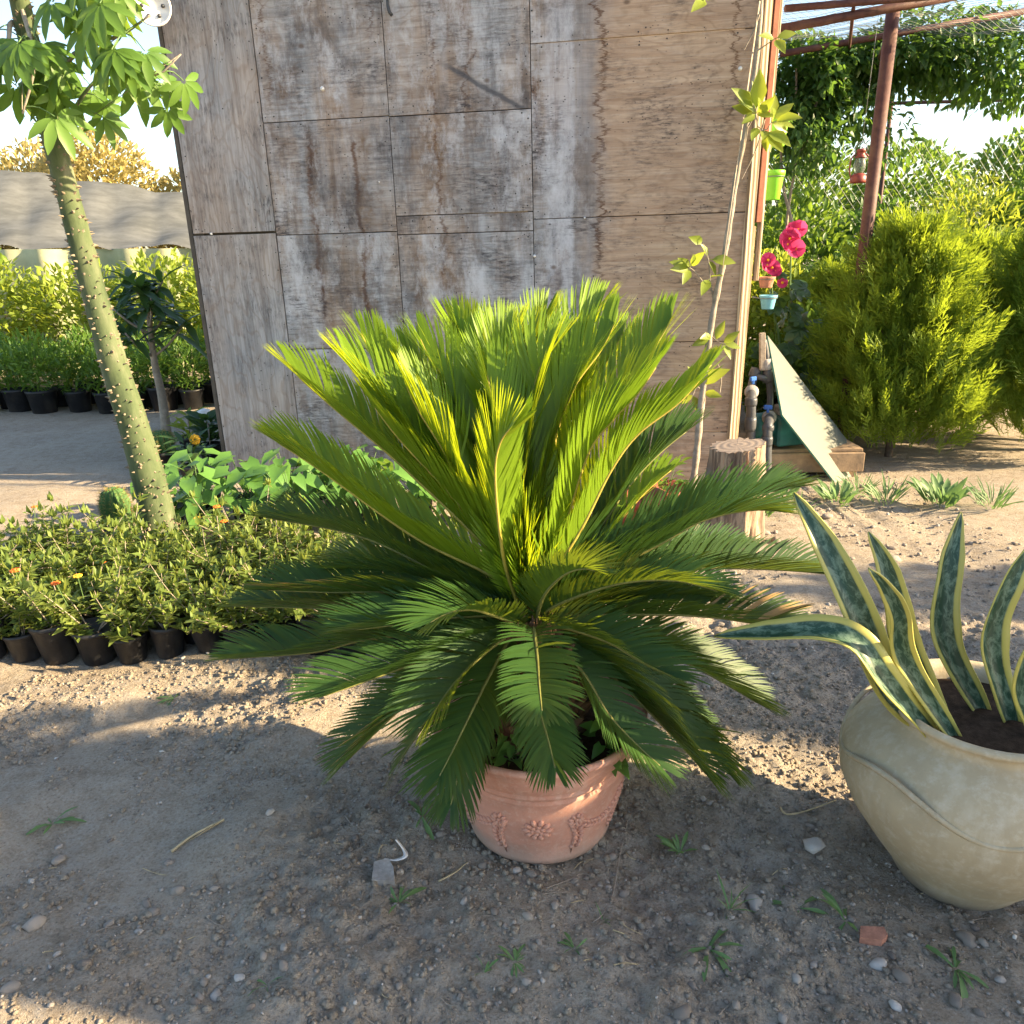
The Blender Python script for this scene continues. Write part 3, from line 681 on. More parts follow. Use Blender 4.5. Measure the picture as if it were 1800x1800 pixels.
UP = [  # picture path, depth of tip, extra settings
    ([(880, 1025), (730, 945), (560, 825), (462, 762)], .16, {}),
    ([(885, 1000), (718, 830), (580, 712), (518, 655), (488, 608)], .30, {}),
    ([(890, 1005), (805, 875), (755, 818), (680, 718), (618, 650), (590, 592)], .18, {}),
    ([(905, 1005), (815, 875), (780, 795), (730, 712), (702, 648)], .05, {}),
    ([(890, 980), (790, 820), (690, 680), (642, 600), (620, 556)], .46, {}),
    ([(905, 980), (845, 800), (790, 680), (755, 630), (725, 563)], .36, {}),
    ([(915, 960), (870, 780), (810, 600), (777, 540)], .55, {}),
    ([(920, 960), (880, 800), (840, 620), (812, 540)], .62, {}),
    ([(915, 960), (890, 780), (878, 640), (872, 552)], .50, {}),
    ([(912, 990), (898, 800), (880, 672), (908, 552)], .26, {'tw': 25}),
    ([(925, 960), (925, 800), (940, 620), (970, 517)], .66, {}),
    ([(925, 960), (920, 770), (922, 640), (930, 548)], .58, {}),
    ([(912, 1000), (920, 800), (941, 672), (963, 624), (1003, 570)], .16, {}),
    ([(908, 1055), (885, 980), (871, 850), (879, 780), (916, 732)], -.16, {'vang': 50, 'Lf': .15, 'tw': 14, 'wspread': 44}),
    ([(935, 960), (960, 800), (1000, 640), (1038, 563), (1075, 505)], .50, {}),
    ([(935, 1020), (969, 808), (1002, 694), (1060, 610), (1094, 535)], .22, {}),
    ([(945, 980), (1000, 850), (1108, 675), (1163, 591), (1196, 526)], .38, {}),
    ([(945, 1045), (985, 952), (1033, 800), (1080, 736), (1122, 691), (1175, 612)], .06, {}),
    ([(955, 1045), (1024, 925), (1074, 827), (1122, 763), (1202, 700), (1276, 607)], .06, {'Lf': .12}),
    ([(960, 1040), (1052, 930), (1108, 852), (1163, 794), (1228, 742)], .28, {'m': 1}),
    ([(960, 1045), (1050, 960), (1130, 870), (1197, 812)], .22, {'Lf': .1}),
    ([(930, 980), (1000, 780), (1060, 650), (1110, 560)], .56, {}),
    ([(900, 1010), (800, 880), (700, 770), (640, 690)], .10, {}),
    ([(925, 1000), (950, 850), (985, 740), (1030, 640)], .12, {}),
    ([(905, 1000), (850, 850), (800, 740), (770, 650)], .20, {}),
    ([(918, 1000), (905, 850), (870, 720), (850, 630)], .10, {}),
    ([(915, 980), (840, 820), (760, 690), (690, 585)], .50, {}),
    ([(930, 950), (905, 780), (850, 680), (835, 600)], .40, {}),
    ([(935, 970), (985, 780), (1010, 660), (1018, 575)], .40, {}),
]
LOW = [
    ([(960, 1055), (1100, 965), (1250, 895), (1340, 868), (1428, 852)], .20, {}),
    ([(965, 1055), (1150, 962), (1237, 915), (1325, 897), (1392, 903)], .00, {}),
    ([(965, 1065), (1100, 1018), (1225, 1000), (1325, 1000), (1400, 1004), (1484, 1012)], .12, {}),
    ([(955, 1080), (1010, 1050), (1100, 1024), (1195, 1022), (1290, 1048)], -.18, {'Lf': .11}),
    ([(965, 1085), (1150, 1080), (1250, 1085), (1325, 1096), (1425, 1114)], -.03, {'dry': True}),
    ([(945, 1085), (958, 1045), (990, 1012), (1025, 1000), (1062, 1008)], -.22, {'Lf': .10, 'vang': 50}),
    ([(955, 1095), (1060, 1125), (1130, 1165), (1198, 1197)], -.28, {'Lf': .12}),
    ([(962, 1100), (1100, 1125), (1220, 1172), (1352, 1248)], .02, {}),
    ([(960, 1110), (1050, 1165), (1140, 1250), (1210, 1325), (1255, 1378)], -.12, {}),
    ([(962, 1105), (1090, 1160), (1190, 1250), (1290, 1372)], .05, {}),
    ([(955, 1110), (1024, 1183), (1069, 1255), (1120, 1310), (1178, 1362)], -.26, {'vang': 30, 'Lf': .12}),
    ([(938, 1105), (944, 1150), (948, 1205), (954, 1264)], -.46, {'vang': 24, 'Lf': .115, 'pw': .9, 'wl': .0074, 'wspread': 74, 'dens': .95}),
    ([(940, 1115), (948, 1235), (966, 1310), (980, 1368)], -.40, {'vang': 16, 'Lf': .10}),
    ([(900, 1120), (860, 1190), (820, 1270), (798, 1315), (762, 1385)], -.42, {'vang': 16, 'Lf': .12}),
    ([(900, 1125), (865, 1210), (820, 1315), (786, 1440)], -.36, {'vang': 14, 'Lf': .105}),
    ([(890, 1125), (780, 1185), (700, 1250), (595, 1352)], -.14, {'dry': True}),
    ([(885, 1120), (790, 1210), (735, 1290), (690, 1355)], .02, {'vang': 15}),
    ([(905, 1100), (850, 1120), (770, 1150), (658, 1192), (545, 1232)], -.24, {}),
    ([(905, 1090), (740, 1111), (630, 1127), (547, 1147), (372, 1160)], .00, {}),
    ([(905, 1080), (685, 1072), (520, 1068), (400, 1066)], .16, {}),
    ([(900, 1075), (700, 1043), (575, 1041), (440, 1036)], .08, {'dry': True}),
    ([(905, 1098), (870, 1083), (830, 1072), (790, 1078), (742, 1102)], -.28, {'Lf': .13, 'vang': 30}),
    ([(900, 1055), (770, 1005), (630, 942), (450, 907)], .20, {}),
    ([(900, 1060), (760, 1010), (650, 990), (560, 985)], .45, {}),
    ([(955, 1060), (1080, 1000), (1200, 975), (1330, 960)], .40, {}),
    ([(900, 1110), (800, 1150), (720, 1215), (640, 1300)], .25, {}),
    ([(960, 1110), (1060, 1180), (1150, 1260), (1230, 1330)], .28, {}),
    ([(905, 1110), (850, 1150), (800, 1200), (745, 1275)], -.30, {}),
    ([(955, 1105), (1040, 1140), (1120, 1200), (1200, 1290)], -.12, {}),
    ([(905, 1085), (800, 1085), (700, 1098), (600, 1110)], -.10, {}),
    ([(955, 1075), (1060, 1060), (1180, 1050), (1290, 1062)], .06, {}),
    ([(900, 1065), (790, 1030), (690, 1005), (590, 1000)], .12, {}),
]
for i, (px, dy, kw) in enumerate(UP):
    kw = dict(kw); m = kw.pop('m', 0); kw.setdefault('vang', 52); kw.setdefault('wspread', 52); kw.setdefault('wl', .0068); kw.setdefault('Lf', .165); frond(px, dy, m, seed=i, **kw)
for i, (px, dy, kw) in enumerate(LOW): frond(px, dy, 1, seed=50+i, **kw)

# small ivy-like weeds growing in the pot
for (px, py, sz, lab) in [(905, 1335, 1, 'small green weed growing at the front of the terracotta pot soil'), (1070, 1285, 1.2, 'bushy green weed at the side of the terracotta pot soil')]:
    b = P(px, py+30, PC[1]-.13); b[2] = pz+.275; c = b+np.array([0, 0, .06]); rw = np.random.RandomState(px)
    t = thing('pot_weed', lab, 'weed', b)
    n = 26; ang = rw.uniform(0, 2*pi, n); loc = c+np.c_[np.cos(ang)*.05*rw.rand(n), np.sin(ang)*.05*rw.rand(n), rw.uniform(-.05, .06, n)]*sz
    obj('leaves', stamp(HEART, loc, np.c_[np.cos(ang), np.sin(ang)-.5, rw.uniform(-.4, .4, n)], np.tile([0, -.5, 1.], (n, 1)), .035*sz), M['heart'], t)
    obj('stems', comb(*[tube([b+rw.normal(0, .008, 3)*[1, 1, 0], loc[k]], [.002, .0012], 4, False) for k in range(0, n, 3)]), M['weed'], t)

# ------------------------------------------------------------------ leaves as single objects
LEAFMESH = {}
def leaf_mesh(key, tpl, mat):
    if key not in LEAFMESH: LEAFMESH[key] = make_mesh(key, tpl[0], tpl[1], mat, True)
    return LEAFMESH[key]
def put_leaf(me, loc, d, n, size, parent, name='leaf'):
    d = nrm(np.asarray(d, float)); s = nrm(np.cross(d, n)); k = np.cross(s, d); o_ = org(parent)
    m = Matrix(((s[0], d[0], k[0]), (s[1], d[1], k[1]), (s[2], d[2], k[2]))).to_4x4() @ Matrix.Scale(size, 4)
    m.translation = Vector(np.asarray(loc)-o_)
    o = bpy.data.objects.new(name, me); COL.objects.link(o); o.parent = parent; o.matrix_basis = m; return o

# ------------------------------------------------------------------ nursery pot
def nursery_pot(r0, r1, h, seg=20):
    return lathe([(.0005, 0), (r0*.95, 0), (r0, .004), (r1*.97, h*.86), (r1*1.03, h*.88), (r1*1.04, h), (r1*.97, h), (r1*.93, h*.88), (.0005, h*.86)], seg)

# lantana in black pots
def lantana(seed, flowers):
    r = np.random.RandomState(seed); t = thing('lantana_plant', 'flowerless potted lantana with small pale green leaves among crowded black pots', 'potted plant', (0, 0, 0), 'lantana plants in black pots')
    obj('pot', nursery_pot(.052, .070, .14), M['black'], t, smooth=True)
    st, lv, ln, ld = [], [], [], []
    for i in range(11):
        a = r.uniform(0, 2*pi); b = np.array([.015*cos(a), .015*sin(a), .12]); sp = r.uniform(.03, .20); hh = r.uniform(.02, .26)*(1.25 if i == 0 else 1)
        e = b+np.array([sp*cos(a), sp*sin(a), hh]); m_ = (b+e)/2+r.normal(0, .012, 3); pth = smooth_path([b, m_, e], 8); st.append(tube(pth, np.linspace(.0028, .0012, 8), 4, False))
        for q in np.linspace(.35, 1, 9):
            c = pth[min(7, int(q*7))]
            for s in range(3):
                an = r.uniform(0, 2*pi); lv.append(c+r.normal(0, .006, 3)); ln.append((cos(an), sin(an), r.uniform(-.1, .9))); ld.append((.0, .0, 1.))
        for s in range(5):
            an = r.uniform(0, 2*pi); lv.append(e); ln.append((cos(an)*.6, sin(an)*.6, 1)); ld.append((cos(an), sin(an), -.4))
    obj('stems', comb(*st), M['twig'], t)
    n = len(lv); obj('foliage', stamp(SMALL, lv, ln, np.array(ld)+r.normal(0, .25, (n, 3)), r.uniform(.022, .050, n)), M['lantana'], t)
    for f in range(flowers):
        a = r.uniform(0, 2*pi); c = np.array([.08*cos(a), .08*sin(a), .37+r.uniform(-.03, .05)])
        fo = obj('flower', comb(*[(ICO1[0]*np.array([.006, .006, .004])+c+np.array([.010*cos(k*.9)*(k > 0), .010*sin(k*.9)*(k > 0), -.002*(k > 0)]), ICO1[1]) for k in range(8)]), M['orange' if f % 2 == 0 else 'yellow'], t)
        obj('flower_stalk', tube([c-np.array([.02*cos(a), .02*sin(a), .10]), c], .0013, 4, False), M['weed'], fo)
    return t
protos = [lantana(300+i, f) for i, f in enumerate((0, 0, 0, 0, 0, 0, 1, 2))]
for o_, l_, g_ in ((protos[6], 'potted lantana with one orange bloom among the crowded black pots', 'lantanas with one bloom'), (protos[7], 'potted lantana with orange and yellow blooms among the crowded black pots', 'lantanas with two blooms')): o_['label'] = l_; o_['group'] = g_
rl = random.Random(8); used = set(); k = 0
for row, y in enumerate(np.arange(2.80, 3.55, .148)):
    for col, x in enumerate(np.arange(-2.75, -.30, .15)):
        if x > -.75 and row > 3: continue
        i = rl.choice((0, 1, 2, 3, 4, 5, 0, 1, 2, 3, 4, 5, 0, 1, 2, 3, 6, 7)) if k >= 8 else k; src = protos[i]
        o = src if i not in used else copy_tree(src); used.add(i); k += 1
        xx = x+rl.uniform(-.015, .015)+(.07 if row % 2 else 0); yy = y+rl.uniform(-.02, .02)+.04*(x+1.5)*-.3
        o.location = (xx, yy, float(gz(xx, yy))+.001); o.rotation_euler = (0, 0, rl.uniform(0, 6.28)); s = rl.uniform(.9, 1.2); o.scale = (s, s, s*rl.uniform(.75, 1.12)); o.rotation_euler = (rl.uniform(-.05, .05), rl.uniform(-.05, .05), rl.uniform(0, 6.28))

# heart-leaved plants behind the lantana
hm = leaf_mesh('heart_leaf', HEART, M['heart'])
rh = np.random.RandomState(71); kk = 0
for (x, y) in [(-1.98, 4.25), (-1.72, 4.10), (-1.48, 4.22), (-1.25, 4.12), (-1.02, 4.25), (-1.85, 4.50), (-1.6, 4.48), (-1.35, 4.52), (-1.1, 4.50), (-.8, 4.2), (-.55, 4.35), (-.85, 4.55), (-.3, 4.3)]:
    b = np.array([x+rh.uniform(-.04, .04), y, float(gz(x, y))])
    t = thing('arrowhead_plant', 'leafy plant with big heart-shaped leaves beside the base of the shed', 'potted plant', b, 'heart-leaved plants in front of the shed')
    V, F = nursery_pot(.075, .095, .17); obj('pot', (V+b, F), M['black'], t, smooth=True)
    sp = []
    for i in range(19):
        a = rh.uniform(0, 2*pi); rr = rh.uniform(.03, .17); hh = rh.uniform(.20, .46)*(1-rr*.9); e = b+np.array([rr*cos(a), rr*sin(a), hh])
        sp.append(tube(smooth_path([b+np.array([0, 0, .15]), (b+e)/2+np.array([0, 0, .10]), e], 6), .0022, 4, False))
        put_leaf(hm, e, (cos(a)+rh.normal(0, .3), sin(a)-.35, rh.uniform(-.75, .1)), (cos(a)*.4, -.5+sin(a)*.4, 1.0), rh.uniform(.10, .155), t)
    obj('leaf_stalks', comb(*sp), M['weed'], t)

# ------------------------------------------------------------------ thorny tree on the left
ty = 3.78
tp = [P(300, 1060, ty), P(281, 930, ty), P(264, 850, ty), P(229, 728, ty), P(203, 650, ty), P(140, 420, ty), P(70, 150, ty-.1), P(5, -130, ty-.25), P(-50, -400, ty-.3)]
tp[0][2] = float(gz(tp[0][0], tp[0][1]))-.03
thorn = thing('thorny_tree', 'leaning green tree trunk studded with thorns and hung with palmate leaves', 'tree', tp[0])
tpath = smooth_path(tp, 60); trad = np.interp(np.linspace(0, 1, 60), [0, .15, .4, 1], [.10, .078, .058, .026])*(1+.10*(vnoise(np.arange(60)*.9, np.zeros(60), 4)-.5))
obj('trunk', tube(tpath, trad, 18), M['spiny'], thorn, smooth=True)
rt = np.random.RandomState(9); parts = []
for i in range(950):
    s = rt.uniform(.03, .95)**1.25*59; a, j = s % 1, int(s); c = tpath[j]*(1-a)+tpath[min(j+1, 59)]*a; rr = trad[j]; an = rt.uniform(0, 2*pi)
    d = np.array([cos(an), sin(an), .05]); b = c+d*rr*.93; L = rt.uniform(.005, .026); parts.append(tube([b, b+d*L+np.array([0, 0, rt.uniform(-.004, .006)])], [rt.uniform(.003, .011), .0008], 5, False))
kind(obj('thorns', comb(*parts), M['thorn'], thorn), 'stuff')
lm = leaf_mesh('palmate_leaflet', LANCE, M['midleaf']); LT = leaf_tpl([(0, .02), (.2, .11), (.5, .17), (.8, .11), (1, .01)], .3, -.25)
pal_parts = []
for q in range(6):
    a = (q-2.5)*.62; d = np.array([sin(a), cos(a), -.15]); pal_parts.append(stamp(LT, [d*.08], [d], np.array([[0, 0, 1.]]), 1-.09*abs(q-2.5)))
palm_leaf = comb(*pal_parts); pm = leaf_mesh('palmate_leaf', palm_leaf, M['midleaf'])
def branch(pxs, Y, r0, r1, nleaf, L, seed):
    r = np.random.RandomState(seed); pts = smooth_path([P(x, y, yy) for (x, y), yy in zip(pxs, Y)], 20)
    bo = obj('branch', tube(pts, np.linspace(r0, r1, 20), 7), M['bark'], thorn, smooth=True)
    for i in range(nleaf):
        c = pts[int(4+15*(i+r.rand())/nleaf)]; a = r.uniform(0, 2*pi); e = c+np.array([cos(a)*.11, sin(a)*.11, r.uniform(-.13, .05)])
        put_leaf(pm, e, (cos(a)*.6, sin(a)*.4-.1, r.uniform(-1.1, -.35)), (cos(a)*.4, -.8+sin(a)*.3, .7), L*r.uniform(.8, 1.15), thorn)
        sv0 = obj('leaf_stalk', tube(smooth_path([c, (c+e)/2+np.array([0, 0, .015]), e], 5), .0025, 4, False), M['weed'], thorn)
branch([(72, 160), (140, 90), (215, 60), (262, 28)], [3.68, 3.6, 3.5, 3.45], .012, .004, 12, .155, 1)
branch([(96, 250), (160, 150), (225, 112), (275, 132), (318, 95)], [3.72, 3.62, 3.5, 3.45, 3.45], .009, .003, 7, .13, 2)
branch([(50, 60), (20, 40), (10, 90), (-40, 140)], [3.65, 3.6, 3.5, 3.4], .012, .004, 12, .15, 3)
branch([(22, -60), (100, -50), (190, -30), (240, -20)], [3.55, 3.5, 3.45, 3.4], .012, .004, 11, .15, 4)
branch([(38, 10), (60, 110), (40, 200)], [3.6, 3.4, 3.4], .01, .004, 8, .14, 5)

# cacti in black pots
def cactus(px, py, Y, R, Hh, pr, lab):
    b = P(px, py, Y); b[2] = float(gz(b[0], b[1])); t = thing('potted_cactus', lab, 'cactus', b)
    V, F = nursery_pot(pr*.78, pr, pr*1.5); obj('pot', (V+b, F), M['black'], t, smooth=True)
    n = 14; seg = n*6; prof = [(R*.75, 0), (R, Hh*.3), (R*.98, Hh*.65), (R*.75, Hh*.9), (R*.3, Hh*.99), (.001, Hh)]
    V, F = lathe(prof, seg); a = np.arctan2(V[:, 1], V[:, 0]); V[:, :2] *= (1+.12*np.cos(a*n))[:, None]; b2 = b+np.array([0, 0, pr*1.3]); obj('stem', (V+b2, F), M['cactus'], t, smooth=True)
    r = np.random.RandomState(int(px)); sp = []
    for i in range(n):
        for z in np.linspace(.08, .98, 13):
            rr = np.interp(z*Hh, [q[1] for q in prof], [q[0] for q in prof])*1.1; an = i*2*pi/n; c = b2+np.array([rr*cos(an), rr*sin(an), z*Hh])
            for s in range(5):
                d = np.array([cos(an), sin(an), .2])+r.normal(0, .6, 3); sp.append(tube([c, c+nrm(d)*.022], [.0011, .0003], 3, False))
    kind(obj('spines', comb(*sp), M['goldleaf'], t), 'stuff')
cactus(293, 838, 5.55, .085, .17, .11, 'round green cactus in a black pot beside the shed corner')
cactus(222, 985, 3.95, .07, .24, .095, 'tall ribbed cactus in a black pot next to the thorny trunk')

# dark leafy plants and marigolds at the shed's foot
rd = np.random.RandomState(31)
for i, (px, py, Y, lab, mt, n) in enumerate([(372, 770, 5.9, 'dark bronze-leaved croton low at the left foot of the shed', 'dkleaf', 60), (338, 765, 6.1, 'small yellow-green croton left of the dark bronze one', 'limeleaf', 34), (345, 830, 5.3, 'low brownish plant with an orange bloom in front of the dark croton', 'dkleaf', 40)]):
    b = P(px, py+30, Y); b[2] = float(gz(b[0], b[1])); t = thing('croton_plant', lab, 'plant', b)
    V, F = nursery_pot(.07, .09, .14); obj('pot', (V+b, F), M['black'], t, smooth=True)
    a = rd.uniform(0, 2*pi, n); loc = b+np.c_[np.cos(a)*.07*rd.rand(n), np.sin(a)*.07*rd.rand(n), rd.uniform(.14, .34, n)]
    obj('foliage', stamp(LANCE if i else OVATE, loc, np.c_[np.cos(a), np.sin(a), rd.uniform(-.1, 1.2, n)], np.tile([0, -.3, 1.], (n, 1)), rd.uniform(.09, .16, n)), M[mt], t)
    obj('stem', tube([b+np.array([0, 0, .1]), b+np.array([.01, 0, .3])], .006, 6), M['twig'], t)
    if i == 2:
        c = b+np.array([.06, -.03, .33]); obj('flower', comb(*[(ICO1[0]*np.array([.02, .012, .02])+c+.022*np.array([cos(q), 0, sin(q)]), ICO1[1]) for q in np.arange(0, 6.2, .8)]), M['yellow'], t)

# little broad-leaved tree in the distance
lb = P(292, 765, 6.6); lb[2] = float(gz(lb[0], lb[1])); t = thing('loquat_tree', 'young tree with long dark leaves beside the left edge of the shed', 'tree', lb)
trunk = smooth_path([lb-np.array([0, 0, .03]), P(285, 700, 6.6), P(272, 640, 6.6), P(262, 560, 6.6), P(255, 500, 6.6)], 24); obj('trunk', tube(trunk, np.linspace(.045, .014, 24), 9), M['bark'], t, smooth=True)
lqm = leaf_mesh('long_leaf', LANCE, M['dkleaf']); rq = np.random.RandomState(4)
for i, (a, L, s) in enumerate([(0.1, .5, .6), (1.2, .42, .7), (2.3, .5, .62), (3.3, .55, .7), (4.3, .4, .6), (5.3, .45, .75), (.6, .25, .95), (2.8, .3, .95), (4.9, .25, .9)]):
    st = trunk[int(s*23)]; e = st+np.array([cos(a)*L*.6, sin(a)*L*.6, L*.55]); obj('limb', tube(smooth_path([st, (st+e)/2-np.array([0, 0, .03]), e], 6), [.012, .011, .01, .009, .008, .006], 6), M['bark'], t, smooth=True)
    for q in range(15):
        an = rq.uniform(0, 2*pi); f = rq.uniform(.5, 1.0); c = st*(1-f)+e*f
        put_leaf(lqm, c, (cos(an), sin(an), rq.uniform(-.7, .9)), (0, -.2, 1.), rq.uniform(.2, .34), t)

# distant rows of seedlings in black pots
def seedling(seed):
    r = np.random.RandomState(seed); t = thing('seedling_pot', 'dense green seedlings in a black pot on the far side of the path', 'potted plant', (0, 0, 0), 'far rows of potted seedlings')
    obj('pot', nursery_pot(.11, .14, .24), M['black'], t, smooth=True); obj('foliage', cloud((0, 0, .48), (.2, .2, .30), 420, .09, LANCE, r, up=.8, clump=5, thr=.3), M['midleaf'], t); return t
sd = [seedling(i) for i in range(3)]; us = set(); k = 0
for y in (8.2, 8.55):
    for x in np.arange(-7.6, -2.6, .33):
        i = k % 3; o = sd[i] if i not in us else copy_tree(sd[i]); us.add(i); k += 1
        xx = x+rl.uniform(-.05, .05); o.location = (xx, y+rl.uniform(-.06, .06), float(gz(xx, y))); o.rotation_euler = (0, 0, rl.uniform(0, 6)); s = rl.uniform(.85, 1.1); o.scale = (s, s, s)

def bush(name, label, cat, c, rad, n, size, tpl, mt, seed, group=None, stems=5, **kw):
    r = np.random.RandomState(seed); b = np.array([c[0], c[1], float(gz(c[0], c[1]))]); t = thing(name, label, cat, b, group)
    obj('foliage', cloud(c, rad, n, size, tpl, r, **kw), M[mt], t)
    st = []
    for i in range(stems):
        a = r.uniform(0, 2*pi); q = r.uniform(.2, .7); e = np.array([c[0]+rad[0]*q*cos(a), c[1]+rad[1]*q*sin(a), c[2]+rad[2]*r.uniform(0, .6)])
        m_ = (b+e)/2+np.array([r.normal(0, .05), r.normal(0, .05), .1]); st.append(tube(smooth_path([b+np.array([r.normal(0, .03), r.normal(0, .03), -.03]), m_, e], 10), np.linspace(.012+.008*rad[2], .004, 10), 6, False))
    obj('trunk' if stems < 3 else 'stems', comb(*st), M['darkbark'], t, smooth=True); return t
for i, (x, y, rr, h, mt) in enumerate([(-4.2, 10.0, .9, .8, 'limeleaf'), (-5.4, 10.2, .9, .75, 'limeleaf'), (-6.7, 10.1, 1.0, .85, 'limeleaf'), (-3.3, 9.7, .7, .75, 'limeleaf'), (-7.9, 10.3, .9, .9, 'limeleaf')]):
    bush('sunlit_shrub', 'yellow-green sunlit shrub behind the far rows of seedlings', 'shrub', (x, y, h), (rr, .6, h), 2600, .10, OVATE, mt, 500+i, 'sunlit shrubs on the left', clump=3)

# grey shade-cloth tunnel behind
TA = [P(-260, 265, 15.5), P(420, 355, 15.5), P(420, 436, 11.2), P(-260, 440, 11.2)]
tun = thing('shade_tunnel', 'low grey shade-cloth tunnel behind the plants left of the shed', 'greenhouse', (TA[3][0], 11.2, 0))
n1, n2 = 60, 14; gv = []
for i in range(n1):
    for j in range(n2):
        a, b = i/(n1-1), j/(n2-1); p = (TA[0]*(1-a)+TA[1]*a)*(1-b)+(TA[3]*(1-a)+TA[2]*a)*b; p = p+np.array([0, 0, -.12*sin(b*pi)+.035*abs(sin(a*pi*9))+.03*sin(b*9+a*30)]); gv.append(p)
gi = np.arange(n1*n2).reshape(n1, n2); gf = np.stack([gi[:-1, :-1], gi[1:, :-1], gi[1:, 1:], gi[:-1, 1:]], -1).reshape(-1, 4)
obj('roof_cloth', (np.array(gv), gf), M['tarp'], tun, smooth=True)
gv = []
for i in range(n1):
    for j in range(6):
        a, b = i/(n1-1), j/5; p = TA[3]*(1-a)+TA[2]*a; p = p.copy(); p[2] = p[2]*(1-b)+.0*b; p[1] += .05*sin(a*60)+.06*sin(a*23)-.02; gv.append(p)
gi = np.arange(n1*6).reshape(n1, 6); gf = np.stack([gi[:-1, :-1], gi[1:, :-1], gi[1:, 1:], gi[:-1, 1:]], -1).reshape(-1, 4)
obj('side_film', (np.array(gv), gf), M['film'], tun, smooth=True)
for a in np.linspace(.02, .98, 6):
    p = TA[3]*(1-a)+TA[2]*a+np.array([0, .12, -.02]); q = TA[0]*(1-a)+TA[1]*a+np.array([0, 0, -.05]); obj('rib', tube([np.array([p[0], p[1], -.1]), p-np.array([0, 0, .12])], .022, 6), M['rust'], tun, smooth=True)
for i, x in enumerate(np.arange(-17, -3, 1.9)):
    bush('golden_tree', 'golden sunlit tree rising behind the grey shade-cloth tunnel', 'tree', (x, 19.5+(i % 2), 2.3+.4*sin(i*2.1)), (1.5, 1.1, 2.0+.3*sin(i)), 6500, .15, OVATE, 'goldleaf', 700+i, 'golden trees behind the tunnel', stems=4, clump=1.8, thr=.33)

# ------------------------------------------------------------------ right of the shed
obj('side_wall', box((-.075, 1.3, H/2), (.02, 2.3, H+.03)), M['plyv'], shed, local=True)
# sapling against the wall
sp3 = [wall_world(on_wall(x, y, o)) for x, y, o in [(1212, 872, .30), (1222, 820, .26), (1234, 700, .20), (1252, 560, .15), (1275, 440, .13), (1293, 320, .12), (1312, 220, .11), (1330, 100, .10), (1342, -60, .10)]]
sp3[0][2] = -.03
sap = thing('sapling', 'thin bare-stemmed sapling leaning against the right end of the plywood wall', 'tree', sp3[0])
spath = smooth_path(sp3, 70); obj('stem', tube(spath, np.linspace(.022, .012, 70)*(1+.12*np.sin(np.arange(70)*1.7)), 9), M['bark'], sap, smooth=True)
slm = leaf_mesh('sapling_leaf', OVATE, M['saplingleaf']); rsl = np.random.RandomState(12)
def wl(px, py, off): return wall_world(on_wall(px, py, off))
for (pts, leaves) in [
    ([(1316, 222), (1328, 200), (1332, 222), (1345, 230), (1356, 215)], [(1350, 190, 0, 1), (1368, 225, .9, .3), (1390, 205, 1, .1), (1345, 245, .3, -1), (1330, 165, -.2, 1), (1322, 190, -1, .2), (1372, 240, .8, -.6), (1310, 165, -1, .5), (1355, 255, .2, -1), (1340, 205, .4, .8), (1328, 235, -.6, -.5), (1380, 190, 1, .5), (1360, 205, .2, .9), (1316, 180, -1, -.1), (1335, 150, 0, 1), (1325, 205, -.9, .1), (1338, 185, -.2, .9), (1365, 250, .6, -.8), (1385, 218, 1, -.2), (1345, 232, -.3, -.7), (1308, 190, -1, .1), (1358, 178, .5, .9)]),
    ([(1256, 540), (1248, 490), (1245, 455), (1235, 425)], [(1232, 425, -.8, .5), (1248, 470, 1, .4), (1275, 460, 1, .2), (1258, 480, .8, -.5), (1236, 500, .2, -1), (1240, 440, -.3, .8)]),
    ([(1262, 520), (1240, 500), (1222, 478), (1212, 470)], [(1210, 465, -1, .2), (1200, 470, -.9, -.1), (1215, 460, .8, .7), (1208, 485, -.5, -.9), (1222, 455, .9, .6), (1190, 462, -1, .3)]),
    ([(1250, 590), (1258, 598), (1270, 605)], [(1245, 592, -1, .2), (1262, 590, .1, .8), (1280, 595, 1, .3), (1275, 615, .9, -.4), (1290, 605, 1, -.6), (1235, 600, -1, -.1)]),
    ([(1330, 90), (1345, 80), (1362, 68)], [(1352, 70, -.2, 1), (1370, 78, .7, -.7), (1380, 62, 1, .2)]),
    ([(1236, 690), (1225, 680), (1218, 695)], [(1215, 695, -.6, -.8), (1228, 670, -.2, 1), (1250, 690, .9, -.6), (1225, 650, -.9, .4), (1260, 650, 1, .1), (1222, 700, -.3, -1)]),
    ([(1338, 0), (1300, -10), (1240, 2)], [(1240, 0, -1, -.6), (1255, -5, -.8, .4), (1232, 8, -1, -.3)])]:
    obj('twig', tube(smooth_path([wl(x, y, .13+.02*i) for i, (x, y) in enumerate(pts)], 8), np.linspace(.005, .002, 8), 5, False), M['bark'], sap, smooth=True)
    for (x, y, dx, dz) in leaves:
        tw_p = min(pts, key=lambda q: (q[0]-x)**2+(q[1]-y)**2); off = .16+rsl.uniform(-.03, .05)
        b_ = wl(tw_p[0], tw_p[1], off); e_ = wl(x, y, off+rsl.uniform(-.02, .08)); v_ = e_-b_; L_ = np.linalg.norm(v_)
        dd = v_/max(L_, 1e-3)*min(1, L_/.04)+.35*(U*dx+np.array([0, 0, dz]))+NW*rsl.uniform(-.4, .1)
        put_leaf(slm, b_+v_*.25, dd, (rsl.uniform(-.5, .7), -1, rsl.uniform(.1, .9)), max(.10, min(L_*1.25, .19))*rsl.uniform(.9, 1.15), sap)
        if L_ > .05: obj('leaf_stalk', tube([b_, b_+v_*.3], .0016, 4, False), M['saplingleaf'], sap)
